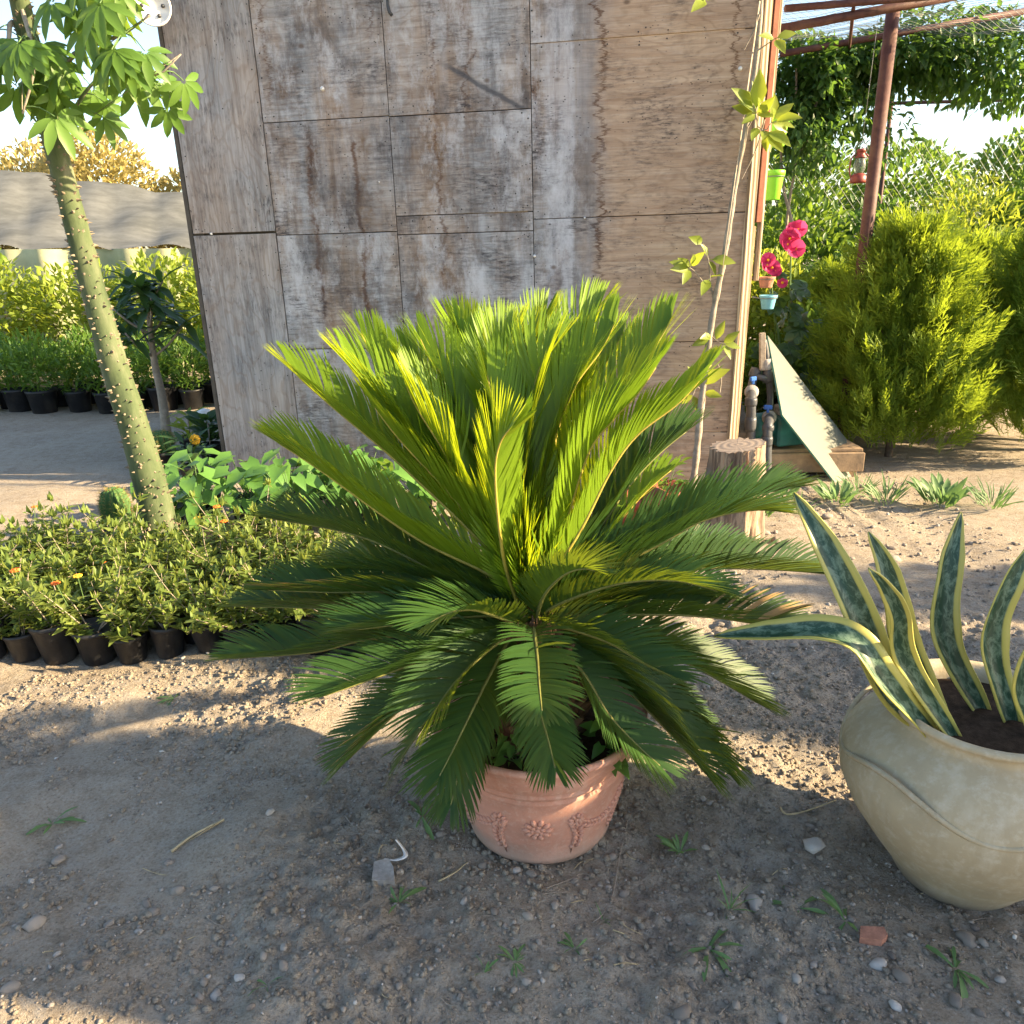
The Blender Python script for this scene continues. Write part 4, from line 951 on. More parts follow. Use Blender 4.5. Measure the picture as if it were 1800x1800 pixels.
for (pts) in [[(1335, 25), (1322, 60), (1308, 88)], [(1344, 210), (1330, 260), (1304, 315)], [(1265, 690), (1268, 660), (1262, 640)]]:
    obj('twig', tube(smooth_path([wl(x, y, .12) for (x, y) in pts], 8), np.linspace(.005, .002, 8), 5, False), M['bark'], sap, smooth=True)

# stump
sb = G(1283, 962); sb[2] = float(gz(sb[0], sb[1]))-.02; st = thing('tree_stump', 'weathered upright log stump standing before the right end of the shed', 'stump', sb)
sh_ = P(1283, 783, sb[1])[2]-sb[2]; zz = np.linspace(0, 1, 26); prof = [(.150-.025*z+.02*(1-z)**4, sh_*z) for z in zz]
V, F = lathe(prof, 72); a = np.arctan2(V[:, 1], V[:, 0]); rr = np.hypot(V[:, 0], V[:, 1]); dsp = (vnoise(a*9+20, V[:, 2]*2, 5)-.5)*.045+(vnoise(a*22+50, V[:, 2]*3, 6)-.5)*.024-.03*np.exp(-((a+1.0)/.07)**2)*(V[:, 2] > .3)
V[:, 0] *= (rr+dsp)/rr; V[:, 1] *= (rr+dsp)/rr; V[:, 2] += .02*V[:, 0]/.15*(V[:, 2]/sh_)
obj('bark', (V+sb, F), M['stump'], st, smooth=True)
top = V[-72:]; o = obj('cut_face', (np.vstack([top*[.995, .995, 1]+np.array([0, 0, .001]), [[0, 0, sh_+.004]]])+sb, [(i, (i+1) % 72, 72) for i in range(72)]), M['stumptop'], st)

# pipes, valves and pump
pb = P(1335, 850, 4.9); pb[2] = 0
rig = thing('water_pump', 'grey plastic pipes with blue valves joined to a teal water pump', 'pump', pb)
def Q(px, py, Y): return P(px, py, Y)
def pipe(pts, r, nm='pipe', mt='pvc', k=14): return obj(nm, tube(smooth_path([Q(*p) for p in pts], 14+8*len(pts)), r, k), M[mt], rig, smooth=True)
def ring(p, d, r, w, nm='coupling', mt='pvc'):
    d = nrm(np.asarray(d, float)); c = Q(*p); return obj(nm, tube([c-d*w/2, c-d*w/4, c+d*w/4, c+d*w/2], [r*.94, r, r, r*.94], 18), M[mt], rig, smooth=True)
p0 = Q(1319, 865, 4.80); pipe([(1318, 870, 4.80), (1319, 800, 4.80), (1320, 730, 4.80), (1320, 712, 4.80), (1321, 698, 4.84), (1321, 690, 4.92)], .030)
ring((1319, 745, 4.80), (0, 0, 1), .036, .09); ring((1320, 706, 4.80), (0, 0, 1), .038, .05); ring((1321, 689, 4.90), (0, 1, -.1), .045, .03, 'union_nut', 'tile')
pipe([(1321, 689, 4.92), (1321, 680, 5.05), (1326, 660, 5.08), (1331, 650, 5.1)], .027); ring((1327, 655, 5.08), (.3, 0, 1), .036, .06)
pipe([(1347, 890, 4.78), (1348, 800, 4.78), (1349, 762, 4.78), (1350, 748, 4.80), (1352, 738, 4.88), (1352, 733, 4.98)], .030)
ring((1348, 775, 4.78), (0, 0, 1), .036, .06); ring((1352, 734, 4.95), (0, 1, -.1), .046, .035, 'union_nut', 'tile'); ring((1350, 752, 4.79), (0, 0, 1), .037, .035)
pipe([(1352, 733, 4.98), (1354, 700, 5.06), (1352, 670, 5.06), (1346, 620, 5.06), (1342, 598, 5.06)], .022); ring((1350, 660, 5.06), (-.1, 0, 1), .034, .09, 'valve_body'); ring((1346, 640, 5.06), (-.1, 0, 1), .040, .07, 'valve_body', 'tile')
pipe([(1352, 668, 5.06), (1340, 664, 5.04), (1330, 662, 5.06)], .020); obj('frame_bar', box(Q(1340, 618, 5.04), (.035, .03, .24), roty(-.08), .003), M['twig'], rig)
for (px, py, Y, a) in [(1324, 666, 4.98, .5), (1350, 716, 4.92, -.3)]:
    c = Q(px, py, Y); obj('valve_handle', combl([box(c, (.055, .018, .03), rotz(a), .006), box(c+np.array([0, 0, -.02]), (.016, .016, .03), None, .003)]), M['blue'], rig)
pcn = Q(1376, 752, 5.12); obj('pump_housing', box(pcn, (.20, .24, .20), rotz(.2), .012), M['pump'], rig); V, F = lathe([(.001, -.14), (.075, -.14), (.085, -.11), (.085, .11), (.075, .14), (.001, .14)], 28); obj('motor', turn((V, F), rotz(.3) @ roty(pi/2), pcn+np.array([-.10, -.02, .03])), M['pump'], rig, smooth=True)
obj('motor_cap', box(pcn+np.array([-.02, -.03, .13]), (.10, .08, .07), rotz(.2), .008), M['tile'], rig)
# wooden platform
pl = P(1380, 795, 4.98); plz = pl[2]; plat = thing('wooden_platform', 'low plank platform under the teal pump and leaning glass', 'platform', (1.95, 5.2, 0))
obj('fascia', box((1.93, 4.98, plz-.075), (.86, .03, .13), rotz(-.05), .004), M['timber'], plat)
for i in range(5): obj('plank', box((1.93, 5.05+i*.105, plz), (.86, .098, .022), rotz(-.05), .003), M['timber'], plat)
for sx in (-1, 1):
    for sy in (5.03, 5.42): obj('leg', box((1.93+sx*.38, sy, (plz-.02)/2-.02), (.07, .05, plz+.02), rotz(-.05), .004), M['timber'], plat)
# leaning glass sheet
A_, B_, D_ = P(1348, 590, 5.12), P(1486, 772, 5.16), P(1374, 730, 4.84); C_ = D_+(B_-A_)*1.02
nn_ = nrm(np.cross(B_-A_, D_-A_)); nn_ = nn_ if nn_[2] > 0 else -nn_; th_ = .006
gl = thing('glass_sheet', 'dusty sheet of thick glass leaning from the pump down to the shrubs', 'glass', D_)
quad = np.array([A_, B_, C_, D_]); V = np.vstack([quad+nn_*th_, quad-nn_*th_]); obj('pane', (V, [(0, 1, 2, 3), (7, 6, 5, 4)]), M['glass'], gl)
obj('edge', (V*1.0, [(0, 4, 5, 1), (1, 5, 6, 2), (2, 6, 7, 3), (3, 7, 4, 0)]), M['glassedge'], gl)

# lime pots, brick pot and blue bucket hanging on the side of the shed
def hung_pot(px, py, Y, r, h, mt, name, label, cat):
    c = P(px, py, Y); t = thing(name, label, cat, c-np.array([0, 0, h/2])); b = c-np.array([0, 0, h/2])
    V, F = lathe([(.0005, 0), (r*.66, 0), (r*.70, .004), (r*.92, h*.78), (r*.93, h*.80), (r*1.03, h*.81), (r*1.06, h*.99), (r*1.02, h), (r*.95, h*.98), (r*.9, h*.8), (.0005, h*.78)], 36); obj('pot_body', (V+b, F), M[mt], t, smooth=True)
    e = c+np.array([-r*1.6, .06, 0]); obj('hanger', comb(tube([c+np.array([r*1.0*cos(a), r*1.0*sin(a), h*.29]) for a in np.linspace(0, 2*pi, 25)], .003, 5, False), tube([c+np.array([-r, 0, h*.29]), e+np.array([0, 0, h*.35])], .004, 5, False)), M['wire'], t); return t
hung_pot(1359, 326, 5.35, .066, .175, 'lime', 'lime_pot', 'lime green plastic pot hung low on the shed corner', 'pot')
hung_pot(1367, 232, 5.45, .066, .175, 'lime', 'lime_pot', 'lime green plastic pot hung high behind the sapling leaves', 'pot')
hung_pot(1347, 496, 5.3, .055, .07, 'brick', 'clay_pot', 'small brick-red pot hung beside the pink flowers', 'pot')
hung_pot(1350, 531, 5.3, .056, .09, 'film', 'blue_cup', 'pale blue cup hung under the small brick-red pot', 'cup')
M['paleblue'] = simple('pale_blue_plastic', (.16, .40, .50), .5, .1, 20); [c for c in bpy.data.objects['blue_cup'].children if c.name.startswith('pot_body')][0].data.materials[0] = M['paleblue']

# red pots behind the palm
for (px, py, s, lab) in [(1116, 945, 1.3, 'red plastic pot with straggly plant behind the palm fronds'), (1168, 918, 1.15, 'orange-red pot with a small leafy plant beside the stump')]:
    b = G(px, py); b[2] = float(gz(b[0], b[1])); t = thing('red_pot', lab, 'potted plant', b); rr = np.random.RandomState(px)
    V, F = lathe([(.0005, 0), (.075, 0), (.08, .01), (.105, .17), (.118, .172), (.122, .205), (.112, .207), (.10, .18), (.0005, .17)], 30); obj('pot', (V*s+b, F), M['redpot'], t, smooth=True)
    n = 34; a = rr.uniform(0, 2*pi, n); loc = b+np.c_[np.cos(a)*.09*rr.rand(n), np.sin(a)*.09*rr.rand(n), rr.uniform(.2, .36, n)]*s
    obj('foliage', stamp(OVATE, loc, np.c_[np.cos(a), np.sin(a), rr.uniform(-.2, 1, n)], np.tile([0, -.3, 1.], (n, 1)), rr.uniform(.05, .08, n)), M['midleaf'], t)
    obj('stems', comb(*[tube([b+np.array([0, 0, .17]), loc[k]], [.003, .0015], 4, False) for k in range(0, n, 4)]), M['weed'], t)

# hollyhock
hb = P(1385, 700, 6.0); hb[2] = float(gz(hb[0], hb[1])); hh = thing('hollyhock', 'tall hollyhock with pink blooms and broad leaves behind the shed corner', 'plant', hb)
for pts in ([(1383, 640), (1388, 520), (1392, 395)], [(1375, 640), (1360, 540), (1352, 450)]):
    obj('stem', tube(smooth_path([hb]+[P(x, y, 6.0) for x, y in pts], 16), np.linspace(.012, .005, 16), 7), M['weed'], hh, smooth=True)
PET = leaf_tpl([(0, .08), (.4, .42), (.8, .5), (1, .3)], .15, .25)
def bloom(c, s, d):
    d = nrm(np.asarray(d, float)); u = nrm(np.cross(d, [0, 0, 1.])); w = np.cross(u, d); a = np.arange(5)*2*pi/5
    D = np.cos(a)[:, None]*u+np.sin(a)[:, None]*w+d*.35; o = obj('flower', stamp(PET, np.tile(c, (5, 1)), D, np.tile(d, (5, 1)), s), M['pink'], hh, smooth=True)
    obj('flower_eye', (ICO1[0]*.012+c+d*.02, ICO1[1]), M['yellow'], o)
for (x, y, s) in [(1388, 420, .085), (1403, 404, .07), (1397, 438, .075), (1382, 432, .07), (1350, 458, .06), (1356, 472, .065), (1346, 468, .06), (1364, 478, .05), (1375, 497, .045), (1393, 405, .06)]:
    bloom(P(x, y, 5.93), s, (rsl.uniform(-.4, .3), -1, rsl.uniform(-.1, .4)))
PALM5 = comb(*[stamp(leaf_tpl([(0, .05), (.35, .25), (.75, .28), (1, .06)], .2, -.2), [(0, 0, 0)], [(sin(a), cos(a), 0)], np.array([[0, 0, 1.]]), 1-.12*abs(a)) for a in (-1.5, -.75, 0, .75, 1.5)])
hlm = leaf_mesh('lobed_leaf', PALM5, M['dkleaf'])
for i in range(46):
    c = P(rsl.uniform(1335, 1432), rsl.uniform(480, 690), 6.0+rsl.uniform(-.15, .15)); a = rsl.uniform(0, 2*pi)
    put_leaf(hlm, c, (cos(a), sin(a)*.5-.3, rsl.uniform(-.8, .3)), (.2, -.7, .8), rsl.uniform(.07, .13), hh)

for px, h_, sd in ((1362, .42, 1), (1415, .50, 2)):
    b_ = P(px, 740, 6.5); bush('leafy_bush', 'leafy mid-green bush growing under the pink hollyhock blooms', 'shrub', (b_[0], 6.5, h_), (.30, .3, h_), 1500, .085, OVATE, 'midleaf', 1500+sd, 'bushes under the hollyhock', clump=4, thr=.36)
# feathery lime conifers
for i, (px, Y, rad, h) in enumerate([(1548, 5.55, .50, .80), (1800, 5.6, .55, .82), (1650, 6.5, .5, .72), (1440, 7.0, .34, .60)]):
    b = P(px, 900, Y); c = np.array([b[0], b[1], h*.96]); r = np.random.RandomState(900+i); g0 = np.array([b[0], b[1], float(gz(b[0], b[1]))])
    lab = ['feathery lime-green conifer beside the leaning glass sheet', 'feathery lime-green conifer behind the beige vase', 'feathery conifer standing beyond the rusty pole', 'smaller feathery conifer in front of the hollyhock leaves'][i]
    t = thing('conifer_shrub', lab, 'shrub', g0)
    n = 2300 if i < 3 else 1300; a = r.uniform(0, 2*pi, n); z = r.uniform(.02, 1, n)**.8; rr = rad*np.interp(z, [0, .15, .45, .8, 1], [.8, .98, 1, .62, .12])*np.sqrt(r.uniform(.1, 1, n))*(.6+.7*vnoise(a*3+i*9, z*7, 5))
    loc = g0+np.c_[rr*np.cos(a), rr*np.sin(a), .05+z*h*1.75]
    obj('foliage', stamp(SPRAY, loc, np.c_[np.cos(a)*.55, np.sin(a)*.55, np.full(n, .95)]+r.normal(0, .22, (n, 3)), r.normal(0, 1, (n, 3)), r.uniform(.12, .34, n)), M['thuja'], t)
    st = [tube([g0-np.array([0, 0, .03]), g0+np.array([0, 0, h*1.5])], [.03, .008], 8, False)]
    for q in range(26):
        a_ = r.uniform(0, 2*pi); z_ = r.uniform(.05, 1.2)*h; s0 = g0+np.array([0, 0, z_]); st.append(tube([s0, s0+np.array([cos(a_)*rad*.6, sin(a_)*rad*.6, .3])], [.008, .002], 5, False))
    obj('trunk', comb(*st), M['darkbark'], t, smooth=True)

# low weeds on the ground at the right
for i, (px, py, n, s) in enumerate([(1505, 868, 60, .10), (1470, 885, 40, .10), (1555, 885, 50, .12), (1330, 905, 30, .08), (1400, 900, 26, .08), (1650, 890, 60, .12), (1740, 900, 50, .12), (1370, 880, 26, .07)]):
    b = gpt(px, py); r = np.random.RandomState(40+i); a = r.uniform(0, 2*pi, n); rr = .08*np.sqrt(r.rand(n))
    loc = b+np.c_[rr*np.cos(a), rr*np.sin(a), r.uniform(0, .05, n)]; solo('grass_tuft', stamp(LANCE if i % 2 else STRAP, loc, np.c_[np.cos(a)*.6, np.sin(a)*.6, r.uniform(.4, 1.4, n)], np.tile([0, -.6, 1.], (n, 1)), s*r.uniform(.6, 1.4, n)), M['weed'], 'low green weed tuft on the dirt in front of the conifers', 'weed', 'weed tufts at the right')

# rusty pergola
pt = P(1562, 40, 5.6); pg0 = np.array([pt[0], 5.6, 0.]); pg = thing('pergola', 'rusty pipe pergola roofed with wire netting right of the shed', 'pergola', pg0)
ztop = P(1564, 20, 5.6)[2]
obj('post', tube([pg0+np.array([0, 0, -.1]), pg0+np.array([0.02, 0, ztop])], .042, 16), M['rust'], pg, smooth=True)
q2 = P(1532, 300, 7.6); obj('post', tube([(q2[0], 7.6, -.1), (q2[0]+.05, 7.6, 3.35)], .028, 12), M['rust'], pg, smooth=True)
obj('post', tube([(pg0[0]+2.6, 5.7, -.1), (pg0[0]+2.6, 5.7, 3.1)], .042, 12), M['rust'], pg, smooth=True)
for a, b, r_ in [((1366, 52, 5.3), (1800, -30, 5.6), .026), ((1372, 95, 7.4), (1800, 20, 7.4), .026), ((1380, 15, 5.3), (1800, -20, 5.4), .02), ((1571, 40, 5.6), (1540, 120, 8.2), .022), ((1500, 15, 5.35), (1492, 95, 8), .012)]:
    obj('beam', tube([P(*a), P(*b)], r_, 10), M['rust'], pg, smooth=True)
wires = []
x0, x1, y0, y1, zc = 1.75, 5.2, 5.35, 8.4, 3.08; stp = .075
def clipline(c, sg):
    pts = []
    for xx in (x0, x1):
        yy = sg*xx+c
        if y0 <= yy <= y1: pts.append((xx, yy))
    for yy in (y0, y1):
        xx = (yy-c)/sg
        if x0 < xx < x1: pts.append((xx, yy))
    return pts[:2]
for sg in (1, -1):
    for c in np.arange(-2, 14, stp):
        q = clipline(c, sg)
        if len(q) == 2:
            a, b = np.array([*q[0], 0]), np.array([*q[1], 0]); n = max(2, int(np.linalg.norm(b-a)/.6)); tt = np.linspace(0, 1, n)[:, None]; ln = a*(1-tt)+b*tt
            ln[:, 2] = zc+.05*(ln[:, 1]-5.35)-.08*np.sin((ln[:, 0]-x0)*2.1)**2*np.sin((ln[:, 1]-y0)/(y1-y0)*pi); wires.append(tube(ln, .0018, 3, False))
kind(obj('wire_netting', comb(*wires), M['wire'], pg), 'stuff')

# oil lantern
lc = P(1511, 292, 6.4); lan = thing('oil_lantern', 'red oil lantern with glass globe hanging from the pergola', 'lantern', lc-np.array([0, 0, .12]))
obj('tank', turn(lathe([(.001, -.12), (.055, -.12), (.06, -.11), (.06, -.075), (.045, -.06), (.03, -.05), (.001, -.05)], 24), np.eye(3), lc), M['lantern'], lan, smooth=True)
obj('globe', turn(lathe([(.03, -.05), (.043, -.02), (.045, .01), (.034, .055), (.03, .06)], 24), np.eye(3), lc), M['lampglass'], lan, smooth=True)
obj('chimney', turn(lathe([(.042, .058), (.044, .066), (.03, .075), (.03, .10), (.036, .103), (.03, .12), (.001, .122)], 24), np.eye(3), lc), M['lantern'], lan, smooth=True)
for sg in (-1, 1): obj('side_tube', tube(smooth_path([lc+np.array([sg*.05, 0, -.09]), lc+np.array([sg*.072, 0, -.04]), lc+np.array([sg*.070, 0, .05]), lc+np.array([sg*.034, 0, .09])], 12), .006, 6), M['lantern'], lan, smooth=True)
obj('handle', tube([lc+np.array([.05*cos(a), 0, .10+.07*sin(a)]) for a in np.linspace(0, pi, 12)]+[], .003, 5), M['wire'], lan)
obj('hanging_wire', tube([lc+np.array([0, 0, .17]), np.array([lc[0]+.02, lc[1], 3.1])], .002, 4), M['wire'], lan)

# chain-link fence far right and the plants on it
cf = thing('chain_link_fence', 'chain-link fence behind the climbing vines and hedge', 'fence', (5, 9.2, 0)); w = []
for sg in (1, -1):
    for c in np.arange(1.2+(2.4 if sg < 0 else 0), 13, .10):
        a = np.array([c, 9.2, 0.]); L = 2.9; w.append(tube([a, a+np.array([sg*L*.8, 0, L])], .0022, 3, False))
kind(obj('wire_mesh', comb(*w), M['wire'], cf), 'stuff')
for x in np.arange(2, 13, 2.2): obj('post', tube([(x, 9.2, -.1), (x, 9.2, 2.95)], .022, 8), M['rust'], cf, smooth=True)
obj('top_rail', tube([(1, 9.2, 2.9), (13, 9.2, 2.9)], .018, 8), M['rust'], cf, smooth=True)
vb = P(1395, 330, 7.9); vb[2] = 0; rv = np.random.RandomState(77); vine = thing('climbing_vine', 'dark green climbing vine draped over the pergola beam', 'vine', vb)
vl = []
for (px, py, Y, rx, ry, rz_, n, sz) in [(1400, 165, 7.7, .42, .5, .48, 2300, .085), (1470, 130, 7.8, .55, .5, .26, 1700, .085), (1555, 105, 7.8, .6, .5, .24, 1300, .085), (1420, 250, 7.7, .36, .4, .3, 650, .08), (1500, 190, 7.7, .34, .4, .28, 480, .08), (1640, 90, 7.8, .7, .5, .35, 1500, .085), (1760, 110, 7.8, .7, .5, .45, 1700, .085), (1545, 240, 7.8, .3, .3, .35, 220, .08)]:
    vl.append(cloud(P(px, py, Y), (rx, ry, rz_), n, sz, OVATE, rv, up=0, droop=.5, clump=4.2, thr=.46))
obj('foliage', comb(*vl), M['vine'], vine)
stv = []
for (a, b) in [((1393, 560), (1402, 270)), ((1402, 270), (1400, 120)), ((1402, 270), (1480, 120)), ((1450, 140), (1700, 90)), ((1395, 400), (1375, 200))]:
    A, B = P(*a, 7.7), P(*b, 7.7); m_ = (A+B)/2+rv.normal(0, .05, 3); stv.append(tube(smooth_path([A, m_, B], 10), np.linspace(.018, .010, 10), 6, False))
A = P(1393, 560, 7.7); stv.append(tube([(A[0], A[1], -.05), A], [.022, .018], 6, False)); obj('stem', comb(*stv), M['bark'], vine, smooth=True)
for i, (x, y, rx, rz_, mt, sz, tpl) in enumerate([(3.0, 8.4, .7, 1.02, 'midleaf', .09, OVATE), (3.9, 8.5, .7, .95, 'vine', .09, OVATE), (4.7, 8.3, .65, 1.05, 'limeleaf', .09, LANCE), (5.6, 8.6, .75, 1.1, 'midleaf', .1, OVATE), (6.6, 8.5, .8, 1.15, 'vine', .1, OVATE), (2.5, 7.6, .5, .72, 'limeleaf', .08, OVATE), (3.4, 7.5, .5, .78, 'midleaf', .08, OVATE), (4.3, 7.4, .5, .72, 'midleaf', .09, LANCE), (5.3, 7.5, .6, .8, 'limeleaf', .09, OVATE), (7.8, 8.6, .9, 1.2, 'midleaf', .1, OVATE), (6.3, 7.3, .6, .75, 'midleaf', .09, OVATE)]):
    bush('hedge_shrub', {'midleaf': 'mid-green garden shrub in the hedge beyond the pergola', 'vine': 'dark green garden shrub in the hedge beyond the pergola', 'limeleaf': 'light yellow-green garden shrub in the hedge beyond the pergola'}[mt], 'shrub', (x, y, rz_), (rx, .5, rz_), 3800, sz, tpl, mt, 1000+i, 'hedge shrubs, '+mt.replace('leaf', ''), clump=4, thr=.36)
for i, x in enumerate((3.5, 6.0, 8.6, 11.5, 14.5)):
    bush('far_tree', 'bushy green tree standing far beyond the chain-link fence', 'tree', (x, 17+i*.4, 2.0), (1.6, 1.0, 1.5+.2*(i % 2)), 4200, .17, OVATE, 'midleaf', 1100+i, 'far trees on the right', stems=3, clump=1.8, thr=.34)

# ------------------------------------------------------------------ beige vase with snake plant
vc = np.array([1.105, 1.565, 0.]); vc[2] = float(gz(vc[0], vc[1]))-.01
vs = thing('beige_vase', 'big round-bellied beige stoneware vase standing on the dirt', 'vase', vc)
obj('vase_body', lathe([(.0005, 0), (.13, 0), (.142, .008), (.165, .05), (.215, .12), (.268, .20), (.296, .265), (.302, .31), (.292, .355), (.262, .40), (.222, .430), (.197, .443), (.190, .455), (.196, .468), (.212, .478), (.216, .488), (.206, .494), (.19, .488), (.178, .46), (.17, .42)], 80, vc), M['vase'], vs, smooth=True)
obj('soil', lathe([(.0005, .455), (.18, .452)], 30, vc), M['soil'], vs, smooth=True)
obj('raised_band', tube([vc+np.array([(.292+.004)*cos(a), (.292+.004)*sin(a), .352+.03*sin(a*4)]) for a in np.linspace(0, 2*pi, 90)], .007, 6, False), M['vase'], vs, smooth=True)
sp_ = thing('snake_plant', 'snake plant with long yellow-edged banded leaves growing in the beige vase', 'plant', vc+np.array([0, 0, .455]))
def strap(pts, wd, seed=0, tw=0, face=(0, -1, .3)):
    c = smooth_path(pts, 40); T = nrm(np.gradient(c, axis=0)); f = np.array(face, float); V, uv = [], []
    L = np.linalg.norm(np.diff(c, axis=0), axis=1).sum()
    for i in range(40):
        t = i/39; nn = nrm(f-T[i]*(f @ T[i])); s = np.cross(T[i], nn); a = tw*t; s, nn = s*cos(a)+nn*sin(a), nn*cos(a)-s*sin(a)
        w = wd*np.interp(t, [0, .1, .45, .8, .95, 1], [.55, .7, 1, .72, .28, .02])
        for j in range(7):
            q = j/6-.5; V.append(c[i]+s*w*q+nn*(w*.55*(q*q)*4*.5+.004*sin(t*20+seed)*q)); uv.append((j/6, t*L*1.0))
    gi = np.arange(280).reshape(40, 7); F = np.stack([gi[:-1, :-1], gi[:-1, 1:], gi[1:, 1:], gi[1:, :-1]], -1).reshape(-1, 4)
    V = np.array(V); o = obj('leaf', (V, F), M['snake'], sp_, smooth=True, uv=np.array(uv)); md = o.modifiers.new('thick', 'SOLIDIFY'); md.thickness = .003; return o
z0 = vc+np.array([0, 0, .44])
strap([z0+np.array([-.14, -.01, 0]), P(1560, 1210, 1.56), P(1500, 1060, 1.60), P(1445, 950, 1.66), P(1395, 866, 1.72)], .078, 1, .1)
strap([z0+np.array([-.145, -.05, 0]), P(1558, 1200, 1.50), P(1505, 1130, 1.52), P(1440, 1108, 1.56), P(1350, 1112, 1.62), P(1255, 1118, 1.68)], .072, 2, -.25, (0, -.8, .8))
strap([z0+np.array([-.10, -.02, 0]), P(1590, 1130, 1.60), P(1575, 1060, 1.60), P(1555, 990, 1.62), P(1527, 935, 1.64)], .066, 3, .3)
strap([z0+np.array([-.10, -.07, 0]), P(1592, 1160, 1.52), P(1580, 1080, 1.48), P(1555, 1030, 1.46), P(1528, 1000, 1.44)], .05, 4, .5)
strap([z0+np.array([.02, .03, 0]), P(1660, 1120, 1.66), P(1668, 1000, 1.70), P(1690, 900, 1.74)], .068, 5, .2)
strap([z0+np.array([.06, -.02, 0]), P(1740, 1130, 1.60), P(1775, 1020, 1.62), P(1830, 930, 1.64)], .07, 6, -.3)
strap([z0+np.array([.09, -.06, 0]), P(1800, 1200, 1.48), P(1840, 1120, 1.46), P(1900, 1080, 1.44)], .066, 7, .3)

# ------------------------------------------------------------------ loose things on the dirt
rg = np.random.RandomState(17)
def pebbles(n, xr, yr, smin, smax, seed, thr):
    r = np.random.RandomState(seed); x = r.uniform(*xr, n*3); y = r.uniform(*yr, n*3); v = vnoise(x*2.2, y*2.2, 9)*.6+vnoise(x*7, y*7, 13)*.4
    k = v > thr; x, y = x[k][:n], y[k][:n]; m = len(x); s = smin*(smax/smin)**(r.rand(m)**2.2)
    z = gz(x, y); V0, F0 = ICO1; ax = r.uniform(.6, 1.3, (m, 1, 3))*np.array([1, 1, .7]); V = V0[None]*(1+r.uniform(-.22, .22, (m, len(V0), 1)))*ax*s[:, None, None]
    a = r.uniform(0, 2*pi, m); c, s_ = np.cos(a)[:, None], np.sin(a)[:, None]; V = np.stack([V[..., 0]*c-V[..., 1]*s_, V[..., 0]*s_+V[..., 1]*c, V[..., 2]], -1); V += np.stack([x, y, z+s*.25], -1)[:, None, :]
    ok = np.hypot(x-PC[0], y-PC[1]) > .19; V = V[ok]; m = len(V)
    return V.reshape(-1, 3), (F0[None]+(np.arange(m)*len(V0))[:, None, None]).reshape(-1, 3)
gr = kind(obj('dirt_crumbs', pebbles(20000, (-1.9, 1.9), (1.02, 2.7), .002, .011, 15, .36), M['dirt']), 'stuff'); gr['label'] = 'loose crumbs of dry soil covering the bare ground'; gr['category'] = 'soil'
gr = kind(obj('gravel', pebbles(15000, (-1.9, 1.9), (1.02, 2.7), .0014, .0070, 5, .30), M['stone']), 'stuff'); gr['label'] = 'fine gravel and dirt clods scattered over the bare ground'; gr['category'] = 'gravel'
ra = np.random.RandomState(3); m_ = 420; aa = ra.uniform(0, 2*pi, m_); rr_ = .19+.09*ra.rand(m_)**1.6; xs, ys_ = PC[0]+rr_*np.cos(aa), PC[1]+rr_*np.sin(aa); ss = .003*(4.0)**(ra.rand(m_)**2)
V = ICO1[0][None]*(1+ra.uniform(-.28, .28, (m_, 12, 1)))*ra.uniform(.7, 1.3, (m_, 1, 3))*ss[:, None, None]+np.stack([xs, ys_, gz(xs, ys_)+ss*.3], -1)[:, None, :]
gr = kind(obj('dirt_clods', (V.reshape(-1, 3), (ICO1[1][None]+(np.arange(m_)*12)[:, None, None]).reshape(-1, 3)), M['dirt']), 'stuff'); gr['label'] = 'crumbly dirt clods heaped around the foot of the terracotta pot'; gr['category'] = 'dirt clods'
gr = kind(obj('gravel', pebbles(5000, (-1.5, 2.6), (2.6, 5.2), .003, .014, 6, .40), M['stone']), 'stuff'); gr['label'] = 'coarse gravel on the dirt between palm and shed'; gr['category'] = 'gravel'
def stone_mesh(seed, flat=.65):
    r = np.random.RandomState(seed); V = ICO2[0]*(1+.35*(vnoise(ICO2[0][:, 0]*1.6+seed, ICO2[0][:, 1]*1.6+ICO2[0][:, 2], seed)-.5)[:, None]); V = V+.085*r.normal(0, 1, V.shape); return V*np.array([1.15, .85, flat]), ICO2[1]
stm = [make_mesh('stone', *stone_mesh(i, .5+.12*(i % 3)), M['stone'], False) for i in range(7)]
spots = [(1430, 1487, .032), (1390, 1490, .012), (311, 1560, .017), (256, 1580, .014), (268, 1594, .015), (376, 1558, .012), (1325, 1582, .024), (1215, 1698, .013), (1098, 1558, .016), (1070, 1550, .008), (935, 1537, .016), (850, 1518, .014), (872, 1527, .006), (975, 1592, .012), (1400, 1512, .01), (1412, 1522, .008), (465, 1687, .011), (500, 1673, .012), (500, 1705, .013), (378, 1740, .016), (350, 1745, .012), (420, 1715, .013), (360, 1770, .011), (442, 1778, .01), (660, 1500, .009), (640, 1508, .009), (650, 1515, .008), (700, 1530, .009), (1545, 1690, .02), (1585, 1715, .022), (1240, 1490, .011), (1060, 1470, .016), (1075, 1500, .014), (1050, 1440, .014), (560, 1535, .010), (610, 1520, .010), (480, 1540, .013), (472, 1575, .013), (530, 1565, .013), (610, 1650, .008), (1200, 1790, .02), (1700, 1640, .025), (100, 1500, .02), (60, 1620, .025), (150, 1700, .016), (1680, 1760, .02), (20, 1740, .02), (1455, 1560, .012), (1340, 1480, .008), (695, 1560, .012), (745, 1540, .012)]
for i in range(90): spots.append((rg.uniform(0, 1800), rg.uniform(1380, 1790), rg.uniform(.006, .014)))
for i in range(40): spots.append((rg.uniform(1230, 1575), rg.uniform(880, 1150), rg.uniform(.012, .035)))
